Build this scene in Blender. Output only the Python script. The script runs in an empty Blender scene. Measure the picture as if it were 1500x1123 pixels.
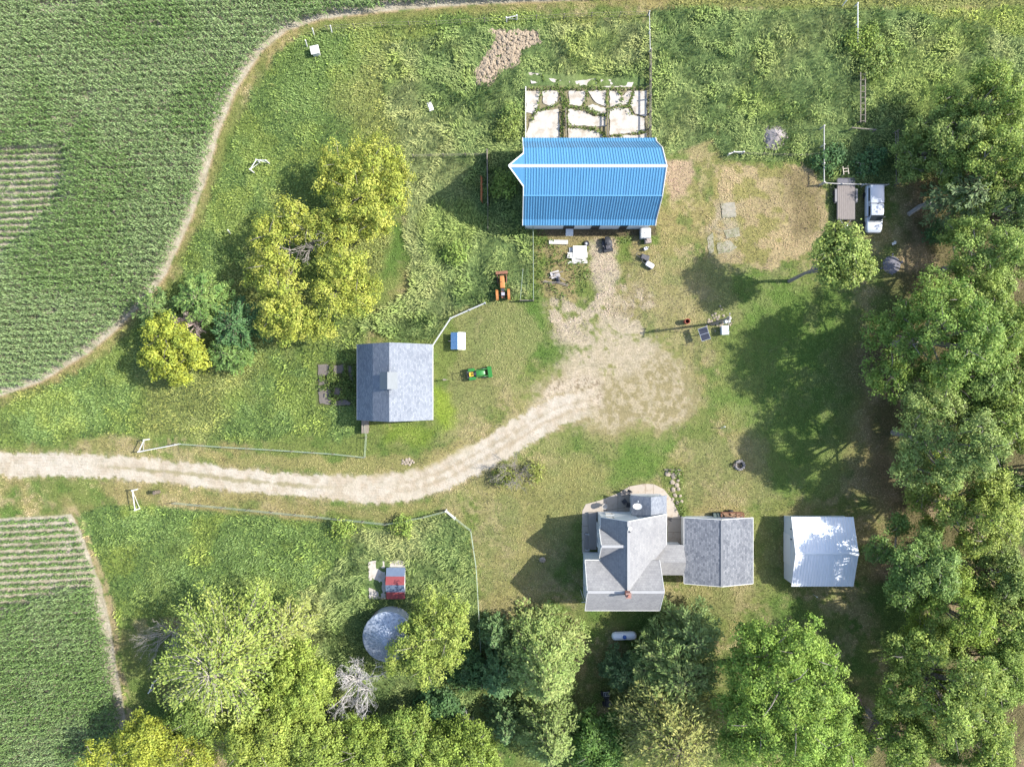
import bpy, math, random
import numpy as np
from mathutils import Vector, Matrix, noise as mnoise

random.seed(7); RNG = np.random.default_rng(11)
scn = bpy.context.scene
COL = scn.collection
# ------------------------------------------------------------------ scale: plan pixels of the site survey -> metres
S = 0.083; FPX = 1020.0; H = S*FPX; CX, CY = 750.0, 561.5
def W(px, py, h=0.0):
    k = S*(1-h/H); return ((px-CX)*k, (CY-py)*k)
def P3(px, py, h=0.0, z=None):
    x, y = W(px, py, h); return (x, y, h if z is None else z)
KEXP = 2.6
def lin(c):
    c = c/255.0
    return c/12.92 if c <= 0.04045 else ((c+0.055)/1.055)**2.4
def A(r, g, b, k=KEXP): return (lin(r)/k, lin(g)/k, lin(b)/k)

# ------------------------------------------------------------------ materials
def newmat(name):
    m = bpy.data.materials.new(name); m.use_nodes = True
    nt = m.node_tree; nt.nodes.clear()
    out = nt.nodes.new('ShaderNodeOutputMaterial'); b = nt.nodes.new('ShaderNodeBsdfPrincipled')
    nt.links.new(b.outputs[0], out.inputs[0]); return m, nt, b
def nd(nt, typ, **kw):
    n = nt.nodes.new(typ)
    for k, v in kw.items(): setattr(n, k, v)
    return n
def mixc(nt, fac, a, b, blend='MIX'):
    n = nd(nt, 'ShaderNodeMix', data_type='RGBA', blend_type=blend)
    for sock, v in ((n.inputs['Factor'], fac), (n.inputs['A'], a), (n.inputs['B'], b)):
        sock = [s for s in n.inputs if s.name == sock.name and s.enabled][0] if False else sock
    ins = {s.identifier: s for s in n.inputs}
    for key, v in (('Factor_Float', fac), ('A_Color', a), ('B_Color', b)):
        if hasattr(v, 'links') or hasattr(v, 'is_linked'): nt.links.new(v, ins[key])
        elif isinstance(v, (int, float)): ins[key].default_value = v
        else: ins[key].default_value = (*v[:3], 1)
    return [o for o in n.outputs if o.identifier == 'Result_Color'][0]
def ramp(nt, src, p0, p1, c0=(0,0,0,1), c1=(1,1,1,1)):
    r = nd(nt, 'ShaderNodeValToRGB'); e = r.color_ramp.elements
    e[0].position = p0; e[1].position = p1; e[0].color = c0; e[1].color = c1
    nt.links.new(src, r.inputs[0]); return r.outputs[0]
def noise(nt, scale, detail=4, rough=0.6, stretch=None, coord='Object'):
    tc = nd(nt, 'ShaderNodeTexCoord'); n = nd(nt, 'ShaderNodeTexNoise')
    n.inputs['Scale'].default_value = scale; n.inputs['Detail'].default_value = detail; n.inputs['Roughness'].default_value = rough
    src = tc.outputs[coord]
    if stretch:
        mp = nd(nt, 'ShaderNodeMapping'); mp.inputs['Scale'].default_value = stretch
        nt.links.new(src, mp.inputs[0]); src = mp.outputs[0]
    nt.links.new(src, n.inputs['Vector']); return n.outputs['Fac']
def bump(nt, b, h, strength=0.4, dist=0.05):
    n = nd(nt, 'ShaderNodeBump'); n.inputs['Strength'].default_value = strength; n.inputs['Distance'].default_value = dist
    nt.links.new(h, n.inputs['Height']); nt.links.new(n.outputs[0], b.inputs['Normal'])
def sc(c, f): return tuple(min(1, x*f) for x in c[:3])
_mc = {}
def M(name, col, rough=0.7, var=0.25, scale=3.0, metal=0.0, bmp=0.0, stain=None, stain_amt=0.0, stain_scale=1.2, stretch=None, spec=0.4):
    if name in _mc: return _mc[name]
    m, nt, b = newmat(name)
    n = noise(nt, scale, 5, 0.65, stretch)
    c = mixc(nt, ramp(nt, n, 0.3, 0.7), sc(col, 1-var), sc(col, 1+var))
    if stain:
        n2 = noise(nt, stain_scale, 6, 0.7)
        f = ramp(nt, n2, 0.62-0.3*stain_amt, 0.78-0.2*stain_amt)
        c = mixc(nt, f, c, stain)
    nt.links.new(c, b.inputs['Base Color'])
    b.inputs['Roughness'].default_value = rough; b.inputs['Metallic'].default_value = metal
    b.inputs['Specular IOR Level'].default_value = spec
    if bmp: bump(nt, b, noise(nt, scale*4, 4), bmp, 0.03)
    _mc[name] = m; return m
def shingle(name, col, dark, light, axis='x', grain=9.0, course=0.2):
    """asphalt shingles: tab-to-tab speckle plus thin course lines that follow the slope"""
    m, nt, b = newmat(name)
    tc = nd(nt, 'ShaderNodeTexCoord')
    mp = nd(nt, 'ShaderNodeMapping')
    if axis == 'x': mp.inputs['Rotation'].default_value = (0, 0, math.pi/2)   # slopes run along x -> courses along y
    nt.links.new(tc.outputs['Object'], mp.inputs[0])
    br = nd(nt, 'ShaderNodeTexBrick'); nt.links.new(mp.outputs[0], br.inputs['Vector'])
    br.inputs['Scale'].default_value = 1.0; br.inputs['Brick Width'].default_value = 0.30; br.inputs['Row Height'].default_value = course
    br.inputs['Mortar Size'].default_value = 0.012; br.inputs['Color1'].default_value = (*dark, 1); br.inputs['Color2'].default_value = (*light, 1)
    br.inputs['Mortar'].default_value = (*sc(dark, 0.72), 1); br.inputs['Bias'].default_value = 0.0
    n = noise(nt, grain, 3, 0.75)
    c = mixc(nt, ramp(nt, n, 0.32, 0.68), br.outputs['Color'], col)
    n2 = noise(nt, 0.5, 5, 0.7)
    c = mixc(nt, ramp(nt, n2, 0.35, 0.75, (0.84,0.84,0.85,1), (1.08,1.08,1.06,1)), c, c)
    mul = mixc(nt, 1.0, c, ramp(nt, n2, 0.3, 0.72, (0.86,0.86,0.88,1), (1.06,1.06,1.05,1)), 'MULTIPLY')
    nt.links.new(mul, b.inputs['Base Color']); b.inputs['Roughness'].default_value = 0.9
    b.inputs['Specular IOR Level'].default_value = 0.2
    bump(nt, b, br.outputs['Fac'], -0.35, 0.02)
    return m
def ground_mat():
    m, nt, b = newmat('ground_soil_and_turf')
    at = nd(nt, 'ShaderNodeAttribute', attribute_name='Col')
    n1 = noise(nt, 4.5, 3, 0.8); n2 = noise(nt, 1.1, 5, 0.7)
    c = mixc(nt, at.outputs['Alpha'], at.outputs['Color'], ramp(nt, n1, 0.32, 0.68, (0.70,0.70,0.70,1), (1.28,1.28,1.28,1)), 'MULTIPLY')
    c = mixc(nt, 1.0, c, ramp(nt, n2, 0.3, 0.7, (0.84,0.86,0.82,1), (1.14,1.12,1.12,1)), 'MULTIPLY')
    nt.links.new(c, b.inputs['Base Color']); b.inputs['Roughness'].default_value = 0.95; b.inputs['Specular IOR Level'].default_value = 0.1
    bump(nt, b, noise(nt, 3.2, 6, 0.8), 0.7, 0.12); return m
def leaf_mat(name, trans=0.3, rough=0.6):
    m = bpy.data.materials.new(name); m.use_nodes = True; nt = m.node_tree; nt.nodes.clear()
    out = nd(nt, 'ShaderNodeOutputMaterial'); at = nd(nt, 'ShaderNodeAttribute', attribute_name='Col')
    p = nd(nt, 'ShaderNodeBsdfPrincipled'); t = nd(nt, 'ShaderNodeBsdfTranslucent'); mx = nd(nt, 'ShaderNodeMixShader')
    n = noise(nt, 1.3, 3); c = mixc(nt, 1.0, at.outputs['Color'], ramp(nt, n, 0.3, 0.7, (0.86,0.88,0.84,1), (1.14,1.12,1.1,1)), 'MULTIPLY')
    nt.links.new(c, p.inputs['Base Color']); nt.links.new(c, t.inputs['Color'])
    p.inputs['Roughness'].default_value = rough; p.inputs['Specular IOR Level'].default_value = 0.25
    mx.inputs[0].default_value = trans
    nt.links.new(p.outputs[0], mx.inputs[1]); nt.links.new(t.outputs[0], mx.inputs[2]); nt.links.new(mx.outputs[0], out.inputs[0]); return m
LEAF = leaf_mat('tree_leaves', 0.32); BLADE = leaf_mat('grass_blades', 0.3, 0.8); CORN = leaf_mat('corn_leaves', 0.28, 0.5)
WOODM = M('grey_weathered_wood', A(165,155,140), 0.9, 0.3, 6, bmp=0.3)
BARK = M('bark', (0.11,0.09,0.07), 0.95, 0.35, 5, bmp=0.5)
DEADW = M('dead_branch_wood', (0.25,0.225,0.20), 0.95, 0.25, 6)
WHITE = M('white_paint', (0.46,0.46,0.44), 0.6, 0.08, 3, stain=(0.45,0.43,0.38), stain_amt=0.1)
SIDING = M('white_siding', (0.50,0.51,0.51), 0.6, 0.06, 2, stretch=(0.3,0.3,14))
GLASS = M('dark_window_glass', (0.02,0.025,0.03), 0.08, 0.1, 2, spec=0.6)
CONC = M('pale_concrete', A(238,230,218), 0.9, 0.08, 1.5, bmp=0.2, stain=A(196,182,160), stain_amt=0.45, stain_scale=0.9)
CONCG = M('grey_concrete', A(138,130,122), 0.9, 0.14, 2, bmp=0.2, stain=A(140,128,110), stain_amt=0.3)
PATIO = M('patio_concrete', A(220,207,190), 0.9, 0.10, 1.2, bmp=0.15, stain=A(178,158,132), stain_amt=0.3)
RUBBER = M('black_rubber', (0.02,0.02,0.022), 0.85, 0.3, 8)
BLACK = M('black_paint', (0.025,0.026,0.03), 0.4, 0.3, 3)
STEEL = M('galvanised_steel', (0.36,0.38,0.40), 0.45, 0.14, 3, metal=0.4)
RUST = M('rusty_iron', (0.16,0.075,0.045), 0.85, 0.4, 6, bmp=0.3)
DARKM = M('dark_machinery', (0.05,0.05,0.055), 0.6, 0.4, 6)
STONE = M('field_stone', A(200,185,165), 0.9, 0.2, 4, bmp=0.4)

# ------------------------------------------------------------------ mesh building
class MB:
    def __init__(s): s.v = []; s.f = []
    def add(s, vs, fs):
        o = len(s.v); s.v += [tuple(p) for p in vs]; s.f += [tuple(i+o for i in f) for f in fs]; return s
    def box(s, x0, x1, y0, y1, z0, z1):
        return s.add([(x0,y0,z0),(x1,y0,z0),(x1,y1,z0),(x0,y1,z0),(x0,y0,z1),(x1,y0,z1),(x1,y1,z1),(x0,y1,z1)],
                     [(3,2,1,0),(4,5,6,7),(0,1,5,4),(1,2,6,5),(2,3,7,6),(3,0,4,7)])
    def obox(s, c, size, rz=0, rx=0, ry=0):
        m = Matrix.Translation(c) @ Matrix.Rotation(rz,4,'Z') @ Matrix.Rotation(ry,4,'Y') @ Matrix.Rotation(rx,4,'X')
        b = MB().box(-size[0]/2,size[0]/2,-size[1]/2,size[1]/2,-size[2]/2,size[2]/2)
        return s.add([m @ Vector(p) for p in b.v], b.f)
    def beam(s, p0, p1, w, h):
        p0, p1 = Vector(p0), Vector(p1); d = p1-p0; L = d.length; d.normalize()
        up = Vector((0,0,1)) if abs(d.z) < 0.95 else Vector((1,0,0))
        a = d.cross(up).normalized()*w/2; b = a.cross(d).normalized()*h/2
        vs = [p0-a-b,p0+a-b,p0+a+b,p0-a+b,p1-a-b,p1+a-b,p1+a+b,p1-a+b]
        return s.add(vs, [(0,1,2,3),(7,6,5,4),(0,4,5,1),(1,5,6,2),(2,6,7,3),(3,7,4,0)])
    def tube(s, pts, rad, n=8, caps=True):
        pts = [Vector(p) for p in pts]; vs = []; fs = []
        for i, p in enumerate(pts):
            d = (pts[min(i+1,len(pts)-1)]-pts[max(i-1,0)])
            d = d.normalized() if d.length > 1e-9 else Vector((0,0,1))
            up = Vector((0,0,1)) if abs(d.z) < 0.9 else Vector((1,0,0))
            a = d.cross(up).normalized(); b = a.cross(d).normalized(); r = rad[i] if hasattr(rad,'__len__') else rad
            for k in range(n):
                t = 2*math.pi*k/n; vs.append(p + a*math.cos(t)*r + b*math.sin(t)*r)
        for i in range(len(pts)-1):
            for k in range(n):
                k2 = (k+1) % n; fs.append((i*n+k, i*n+k2, (i+1)*n+k2, (i+1)*n+k))
        if caps: fs.append(tuple(range(n-1,-1,-1))); fs.append(tuple((len(pts)-1)*n+k for k in range(n)))
        return s.add(vs, fs)
    def face(s, *pts): return s.add(pts, [tuple(range(len(pts)))])
    def prism(s, pts, z0, z1):
        n = len(pts)
        vs = [(x,y,z0) for x,y in pts]+[(x,y,z1) for x,y in pts]
        return s.add(vs, [tuple(range(n-1,-1,-1)), tuple(range(n,2*n))]+[(i,(i+1)%n,n+(i+1)%n,n+i) for i in range(n)])
    def slab(s, pts, t=0.12):
        n = len(pts); vs = list(pts)+[(p[0],p[1],p[2]-t) for p in pts]
        return s.add(vs, [tuple(range(n)), tuple(range(2*n-1,n-1,-1))]+[(i,n+i,n+(i+1)%n,(i+1)%n) for i in range(n)])
    def lathe(s, prof, n=16, c=(0,0,0), axis='z'):
        vs = []; fs = []
        for r, z in prof:
            for k in range(n):
                t = 2*math.pi*k/n; q = (r*math.cos(t), r*math.sin(t), z)
                if axis == 'x': q = (q[2], q[0], q[1])
                if axis == 'y': q = (q[0], q[2], q[1])
                vs.append((q[0]+c[0], q[1]+c[1], q[2]+c[2]))
        for i in range(len(prof)-1):
            for k in range(n):
                k2 = (k+1) % n; fs.append((i*n+k, i*n+k2, (i+1)*n+k2, (i+1)*n+k))
        fs.append(tuple(range(n-1,-1,-1))); fs.append(tuple((len(prof)-1)*n+k for k in range(n)))
        return s.add(vs, fs)
    def loft(s, st, r=0.12, n=3):
        """rounded-rectangle sections along x: (x, half width, z0, z1)"""
        secs = []
        for (x, hw, z0, z1) in st:
            rr = min(r, hw*0.9, (z1-z0)*0.45); ring = []
            for (cy, cz, a0) in ((hw-rr, z1-rr, 0), (-hw+rr, z1-rr, 90), (-hw+rr, z0+rr, 180), (hw-rr, z0+rr, 270)):
                for k in range(n+1):
                    t = math.radians(a0+90*k/n); ring.append((x, cy+rr*math.cos(t), cz+rr*math.sin(t)))
            secs.append(ring)
        m = len(secs[0]); vs = [p for q in secs for p in q]; fs = []
        for i in range(len(secs)-1):
            for k in range(m):
                k2 = (k+1) % m; fs.append((i*m+k, i*m+k2, (i+1)*m+k2, (i+1)*m+k))
        fs.append(tuple(range(m-1,-1,-1))); fs.append(tuple((len(secs)-1)*m+k for k in range(m)))
        return s.add(vs, fs)
    def ribbed(s, a0, a1, b1, b0, pitch=0.3, rib=0.045, t=0.03):
        """profiled metal sheet from eave line a0-a1 to upper line b0-b1"""
        a0,a1,b0,b1 = map(Vector, (a0,a1,b0,b1)); L = (a1-a0).length; n = max(2, int(L/pitch))
        nrm = (a1-a0).cross(b0-a0).normalized()
        if nrm.z < 0: nrm = -nrm
        us = [0.0]
        hs = [0.0]
        for i in range(n):
            u0 = i/n; w = 1/n
            for du, h in ((0.55,0),(0.68,rib),(0.87,rib),(1.0,0)): us.append(u0+du*w); hs.append(h)
        vs = []; fs = []
        for u, h in zip(us, hs): vs += [a0.lerp(a1,u)+nrm*h, b0.lerp(b1,u)+nrm*h]
        for i in range(len(us)-1): fs.append((2*i, 2*i+2, 2*i+3, 2*i+1))
        s.add(vs, fs)
        s.add([a0-nrm*t, a1-nrm*t, b1-nrm*t, b0-nrm*t], [(0,1,2,3)]); return s
    def rock(s, c, r, squash=0.6, seed=0):
        rnd = random.Random(seed); n1, n2 = 7, 4; vs = []; fs = []
        for j in range(n2+1):
            ph = math.pi*j/n2
            for k in range(n1):
                q = r*(0.75+0.5*rnd.random()); t = 2*math.pi*k/n1+0.4*j
                vs.append((c[0]+q*math.sin(ph)*math.cos(t), c[1]+q*math.sin(ph)*math.sin(t), c[2]+q*squash*math.cos(ph)))
        for j in range(n2):
            for k in range(n1):
                k2=(k+1)%n1; fs.append((j*n1+k,(j+1)*n1+k,(j+1)*n1+k2,j*n1+k2))
        return s.add(vs, fs)

def npmesh(name, V, F, mat, col=None, smooth=False):
    me = bpy.data.meshes.new(name); V = np.ascontiguousarray(V, dtype=np.float32); F = np.ascontiguousarray(F, dtype=np.int32)
    k = F.shape[1]
    me.vertices.add(len(V)); me.vertices.foreach_set('co', V.ravel())
    me.loops.add(F.size); me.loops.foreach_set('vertex_index', F.ravel())
    me.polygons.add(len(F)); me.polygons.foreach_set('loop_start', np.arange(0, F.size, k, dtype=np.int32))
    me.update(calc_edges=True)
    if smooth: me.polygons.foreach_set('use_smooth', np.ones(len(F), dtype=bool))
    if col is not None:
        a = me.color_attributes.new('Col', 'FLOAT_COLOR', 'POINT')
        c = np.ones((len(V),4), dtype=np.float32); c[:,:col.shape[1]] = col; a.data.foreach_set('color', c.ravel())
    me.materials.append(mat); return me
def link(name, me, parent=None):
    o = bpy.data.objects.new(name, me); COL.objects.link(o)
    if parent is not None: o.parent = parent
    return o
def tag(o, label=None, cat=None, group=None, kind=None):
    if label: o['label'] = label
    if cat: o['category'] = cat
    if group: o['group'] = group
    if kind: o['kind'] = kind
    return o
def thing(name, label, cat, loc=(0,0,0), rotz=0, group=None):
    o = bpy.data.objects.new(name, None); COL.objects.link(o); o.empty_display_size = 0.3
    o.location = loc; o.rotation_euler = (0,0,rotz); return tag(o, label, cat, group)
def rootof(o):
    while o.parent: o = o.parent
    return o
def part(name, mb, mat, parent, world=False, smooth=False, label=None):
    V = mb.v
    if world and parent is not None:
        L = rootof(parent).location; V = [(x-L.x, y-L.y, z-L.z) for x,y,z in V]
    me = bpy.data.meshes.new(name); me.from_pydata(V, [], mb.f); me.update()
    if smooth:
        for p in me.polygons: p.use_smooth = True
        if hasattr(me, 'set_sharp_from_angle'): me.set_sharp_from_angle(angle=math.radians(40))
    me.materials.append(mat); o = link(name, me, parent)
    if label: o['label'] = label
    return o
def single(name, mb, mat, label, cat, loc=(0,0,0), rotz=0, group=None, smooth=False):
    o = part(name, mb, mat, None, smooth=smooth); o.location = loc; o.rotation_euler = (0,0,rotz); return tag(o, label, cat, group)
def copy_tree(o, parent=None):
    c = o.copy(); COL.objects.link(c); c.parent = parent
    for ch in [q for q in o.children]: copy_tree(ch, c)
    return c

# ------------------------------------------------------------------ numpy noise and plan masks
_lat = RNG.random((256,256))
def vn(x, y):
    xi = np.floor(x).astype(int); yi = np.floor(y).astype(int); fx = x-xi; fy = y-yi
    fx = fx*fx*(3-2*fx); fy = fy*fy*(3-2*fy)
    a = _lat[xi&255, yi&255]; b = _lat[(xi+1)&255, yi&255]; c = _lat[xi&255,(yi+1)&255]; d = _lat[(xi+1)&255,(yi+1)&255]
    return (a*(1-fx)+b*fx)*(1-fy)+(c*(1-fx)+d*fx)*fy
def fbm(x, y, scale, octv=4, seed=0):
    t = 0; amp = 1; tot = 0; x = x/scale+seed*17.3; y = y/scale+seed*31.7
    for i in range(octv):
        t = t+amp*vn(x, y); tot += amp; amp *= 0.55; x = x*2.03+5.1; y = y*2.03+9.7
    return t/tot
def sdist(px, py, pts):
    """signed distance, positive inside"""
    pts = np.array(pts, float); d = np.full(px.shape, 1e9); ins = np.zeros(px.shape, bool); n = len(pts)
    for i in range(n):
        ax, ay = pts[i]; bx, by = pts[(i+1)%n]; ex, ey = bx-ax, by-ay
        t = np.clip(((px-ax)*ex+(py-ay)*ey)/(ex*ex+ey*ey+1e-9), 0, 1)
        d = np.minimum(d, (px-ax-t*ex)**2+(py-ay-t*ey)**2)
        if ay != by:
            c = (ay > py) != (by > py); ins ^= c & (px < (bx-ax)*(py-ay)/(by-ay)+ax)
    d = np.sqrt(d); return np.where(ins, d, -d)
def ldist(px, py, pts):
    d = np.full(px.shape, 1e9)
    for (ax,ay),(bx,by) in zip(pts[:-1], pts[1:]):
        ex, ey = bx-ax, by-ay; t = np.clip(((px-ax)*ex+(py-ay)*ey)/(ex*ex+ey*ey+1e-9), 0, 1)
        d = np.minimum(d, (px-ax-t*ex)**2+(py-ay-t*ey)**2)
    return np.sqrt(d)
def sm(x, a, b): t = np.clip((x-a)/(b-a), 0, 1); return t*t*(3-2*t)

CORN_EDGE = [(-700,700),(0,580),(60,560),(130,517),(172,482),(215,440),(245,400),(272,340),(300,270),(322,190),(347,132),(383,76),(420,46),(470,29),(560,17),(680,8),(800,2),(1000,-6),(2200,-60)]
P_CORN1 = CORN_EDGE+[(2200,-900),(-900,-900)]
P_CORN2 = [(-700,770),(0,757),(105,752),(120,775),(138,825),(150,860),(165,930),(183,1040),(190,1123),(200,1800),(-700,1800)]
P_THIN1 = [(-300,215),(100,216),(108,235),(95,290),(45,345),(0,385),(-300,560)]
P_THIN2 = [(-300,740),(105,748),(145,850),(60,870),(0,892),(-300,950)]
ROAD = [(-700,684),(0,680),(60,680),(150,683),(250,691),(350,703),(450,712),(540,717),(600,712),(650,696),(700,670),(750,642),(790,617),(830,598),(880,588)]
P_YARD = [(765,600),(800,560),(835,520),(855,500),(870,470),(905,480),(965,500),(1000,530),(1025,580),(1018,612),(970,635),(900,628),(850,622),(800,640),(765,640)]
P_YARD2 = [(790,430),(850,400),(868,360),(900,362),(915,392),(960,420),(1000,450),(1000,500),(850,520),(800,500)]
P_DRY = [(1050,238),(1195,242),(1208,275),(1215,340),(1180,372),(1110,395),(1035,378),(1045,300)]
P_BARE = [(976,232),(1015,232),(1020,262),(1000,290),(980,298)]
P_WEED1 = [(560,70),(700,40),(950,30),(952,205),(770,206),(768,332),(783,335),(783,440),(745,437),(700,450),(660,468),(636,500),(560,500),(520,470),(600,420),(590,330),(598,240),(570,170)]
P_WEED2 = [(952,15),(1330,14),(1520,60),(1520,270),(1330,235),(1310,275),(1200,272),(1196,236),(1060,234),(1045,205),(975,228),(952,205)]
P_MEAD = [(470,45),(700,20),(950,20),(700,60),(620,120),(600,240),(530,500),(520,640),(300,650),(225,640),(0,655),(-600,700),(0,592),(150,520),(260,400),(330,230),(400,80)]
P_MEAD2 = [(1300,4),(1400,10),(2000,10),(2000,150),(1500,150),(1440,120),(1340,110),(1320,60)]
P_WEED3 = [(245,742),(400,757),(560,772),(655,752),(690,780),(698,860),(704,1000),(700,1123),(440,1123),(420,900),(180,905),(175,960),(195,1123),(185,980),(150,840),(110,755),(160,740)]
P_WEED3B = [(470,768),(560,772),(655,752),(690,780),(700,870),(706,1000),(700,1123),(470,1123),(430,960),(440,870),(520,800)]
P_WOOD = [(1330,250),(1520,220),(1520,1200),(1290,1200),(1270,1060),(1300,960),(1260,880),(1290,790),(1275,640),(1260,520),(1300,400),(1320,330)]
P_ROADGRASS = [(0,700),(250,712),(540,735),(640,725),(655,745),(560,765),(400,748),(250,735),(110,748),(0,752)]

def ground_layers(px, py):
    w1 = fbm(px,py,34,4,1)-0.5; w2 = fbm(px,py,34,4,2)-0.5; f1 = fbm(px,py,7,3,3)-0.5
    qx = px+26*w1+8*f1; qy = py+26*w2+8*f1
    big = fbm(px,py,150,4,4); mid = fbm(px,py,40,4,5); fine = fbm(px,py,9,3,6); big2 = fbm(px,py,110,4,7)
    n = px.shape
    def C(c): return np.array(A(*c))
    def mix(col, c, m): return col*(1-m[...,None])+np.asarray(c)*m[...,None]
    col = np.zeros(n+(3,))+C((132,147,80))
    col = mix(col, C((172,162,108)), sm(0.6*big2+0.4*mid, 0.42, 0.62))
    col = mix(col, C((108,138,66)), sm(0.6*big+0.4*mid, 0.52, 0.68))
    col = mix(col, C((192,178,132)), 0.75*sm(0.6*fbm(px,py,26,4,31)+0.4*fbm(px,py,6,3,43),0.48,0.6)*sm(big2,0.3,0.55))
    col = mix(col, C((104,134,64)), 0.6*sm(fbm(px,py,22,4,32),0.54,0.68))
    m = sm(sdist(qx,qy,[(1040,400),(1120,380),(1260,420),(1270,560),(1240,720),(1120,740),(1090,640),(1040,600)]),-20,30); col = mix(col, C((116,146,70)), 0.75*m)
    m = sm(sdist(qx,qy,[(1095,700),(1150,740),(1150,860),(1105,900)]),-10,10); col = mix(col, C((128,148,74)), 0.6*m)
    dry = np.zeros(n)
    for P in ([(915,375),(1070,375),(1090,470),(1010,530),(930,470)],[(690,690),(850,655),(930,690),(850,760),(790,890),(705,905),(692,780)],[(1000,640),(1120,640),(1140,740),(1000,752)],[(975,856),(1120,850),(1090,905),(960,905)],[(660,430),(760,445),(800,480),(760,560),(690,640),(640,655),(665,520)]): dry = np.maximum(dry, sm(sdist(qx,qy,P),-18,18))
    g5 = fbm(px,py,7,3,44); col = mix(col, C((168,164,112)), 0.5*sm(dry+1.2*(0.5*g5+0.5*mid-0.5),0.35,0.75)*np.clip(dry*1.5,0,1))
    # brighter lush grass beside the little barn
    col = mix(col, C((152,176,66)), 0.8*sm(sdist(qx,qy,[(634,570),(668,575),(672,600),(650,640),(634,615)]),-6,10))
    m = sm(sdist(qx,qy,[(560,620),(640,620),(625,655),(560,650)]),-8,12); col = mix(col, C((140,165,66)), 0.7*m)
    m = sm(sdist(qx,qy,[(915,640),(985,640),(960,712),(880,710)]),-10,14); col = mix(col, C((112,146,66)), 0.7*m)
    m = sm(sdist(qx,qy,[(700,700),(850,660),(900,690),(850,760),(760,880),(705,900),(690,780)]),-12,20); col = mix(col, C((163,158,98)), 0.55*m*sm(mid,0.3,0.6))
    ms = np.sin((px*0.55+py*0.83+60*w1+0.0006*(px-800)**2)*0.42); col = col*(1+0.07*ms*sm(big2,0.3,0.5))[...,None]
    tall = np.zeros(n)
    m = sm(sdist(qx,qy,P_MEAD),-5,6); tall = np.maximum(tall, 0.45*m)
    mc = mix(np.zeros(n+(3,))+C((134,156,80)), C((120,147,80)), sm(mid,0.4,0.62)); mc = mix(mc, C((152,160,92)), sm(big,0.48,0.68)*0.7)
    col = col*(1-m[...,None])+mc*m[...,None]
    m = sm(sdist(px+6*w1,py+6*w2,P_WEED3),-3,4); tall = np.maximum(tall,0.5*m); mc = mix(np.zeros(n+(3,))+C((134,157,84)), C((119,147,80)), sm(big2,0.4,0.6)); mc = mix(mc, C((148,168,82)), sm(mid,0.5,0.66)*0.7); col = col*(1-m[...,None])+mc*m[...,None]
    m = sm(sdist(qx,qy,P_MEAD2),-5,6); tall = np.maximum(tall,0.5*m); col = mix(col, C((146,168,82)), 0.8*m)
    m = sm(sdist(px,py+6*w1,[(990,-20),(2000,-20),(2000,9),(990,9)]),-3,3); col = mix(col, C((150,158,92)), m); tall = np.maximum(tall,0.4*m)
    wm = np.maximum(np.maximum(sm(sdist(qx,qy,P_WEED1),-5,6), sm(sdist(px+8*w1,py+8*w2,P_WEED2),-3,4)), np.maximum(0*w1, sm(sdist(qx,qy,P_WEED3B),-4,5)*(sdist(px,py,P_WEED3)>-3)))
    tall = np.maximum(tall, wm)
    wc = mix(np.zeros(n+(3,))+C((126,149,90)), C((117,142,86)), sm(mid,0.42,0.6)); wc = mix(wc, C((148,160,106)), sm(big,0.46,0.64)*0.7)
    wc = mix(wc, C((138,162,84)), sm(big2,0.54,0.68)*0.5)
    col = col*(1-wm[...,None])+wc*wm[...,None]
    # under the grove: thin grass and litter
    m = sm(sdist(qx,qy,P_WOOD),-14,22); mc = mix(np.zeros(n+(3,))+C((122,116,78)), C((168,152,116)), sm(mid,0.46,0.66)); mc = mix(mc, C((104,130,66)), sm(big,0.47,0.6))
    col = col*(1-m[...,None])+mc*m[...,None]; tall = tall*(1-0.5*m)
    for c,r in (((1262,530),34),((1290,690),40),((1245,330),26)):
        m = np.exp(-(((qx-c[0])/r)**2+((qy-c[1])/(r*1.2))**2)); col = mix(col, C((150,132,104)), 0.6*m)
    # dry ground
    m = sm(sdist(qx,qy,P_DRY),-10,10); mc = mix(np.zeros(n+(3,))+C((190,174,130)), C((200,182,138)), sm(mid,0.4,0.6)); mc = mix(mc, C((160,158,92)), sm(fbm(px,py,18,3,33),0.46,0.62)*0.8)
    m = sm(m+0.9*(fbm(px,py,8,3,42)-0.5)+0.5*(mid-0.5),0.34,0.6); col = col*(1-m[...,None])+mc*m[...,None]
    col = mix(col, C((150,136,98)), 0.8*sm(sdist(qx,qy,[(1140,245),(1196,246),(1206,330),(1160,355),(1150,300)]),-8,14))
    col = mix(col, C((205,180,150)), 0.85*sm(sdist(qx,qy,P_BARE),-4,5))
    col = mix(col, C((192,182,152)), 0.7*sm(sdist(qx,qy,[(1042,300),(1085,296),(1088,330),(1070,370),(1040,378)]),-5,8)*sm(fine,0.35,0.55))
    m = sm(sdist(px,py,[(770,128),(950,128),(950,222),(770,222)]),-3,2); col = mix(col, C((176,162,132)), 0.85*m); tall = tall*(1-m)
    m = sm(sdist(px,py,[(464,532),(524,532),(524,594),(464,594)]),-3,2); col = mix(col, C((104,112,70)), 0.85*m); tall = tall*(1-m)
    # south yard of the barn
    m = sm(sdist(qx,qy,[(785,333),(965,333),(960,372),(900,392),(850,400),(845,440),(800,440),(786,440)]),-4,6)
    mc = mix(np.zeros(n+(3,))+C((172,160,112)), C((126,146,74)), sm(mid,0.45,0.58)); col = col*(1-m[...,None])+mc*m[...,None]
    m = sm(sdist(px,py+3*f1,[(786,331),(962,331),(962,346),(786,346)]),-2,2); col = mix(col, C((120,105,85)), 0.8*m)  # dark band along the south wall: barn shade painted into the ground colour
    # dirt yard with tufts left standing
    m1 = sm(sdist(qx,qy,P_YARD),-34,34); m2 = 0.85*sm(sdist(qx,qy,P_YARD2),-12,26)*sm(mid,0.34,0.56)
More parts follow.
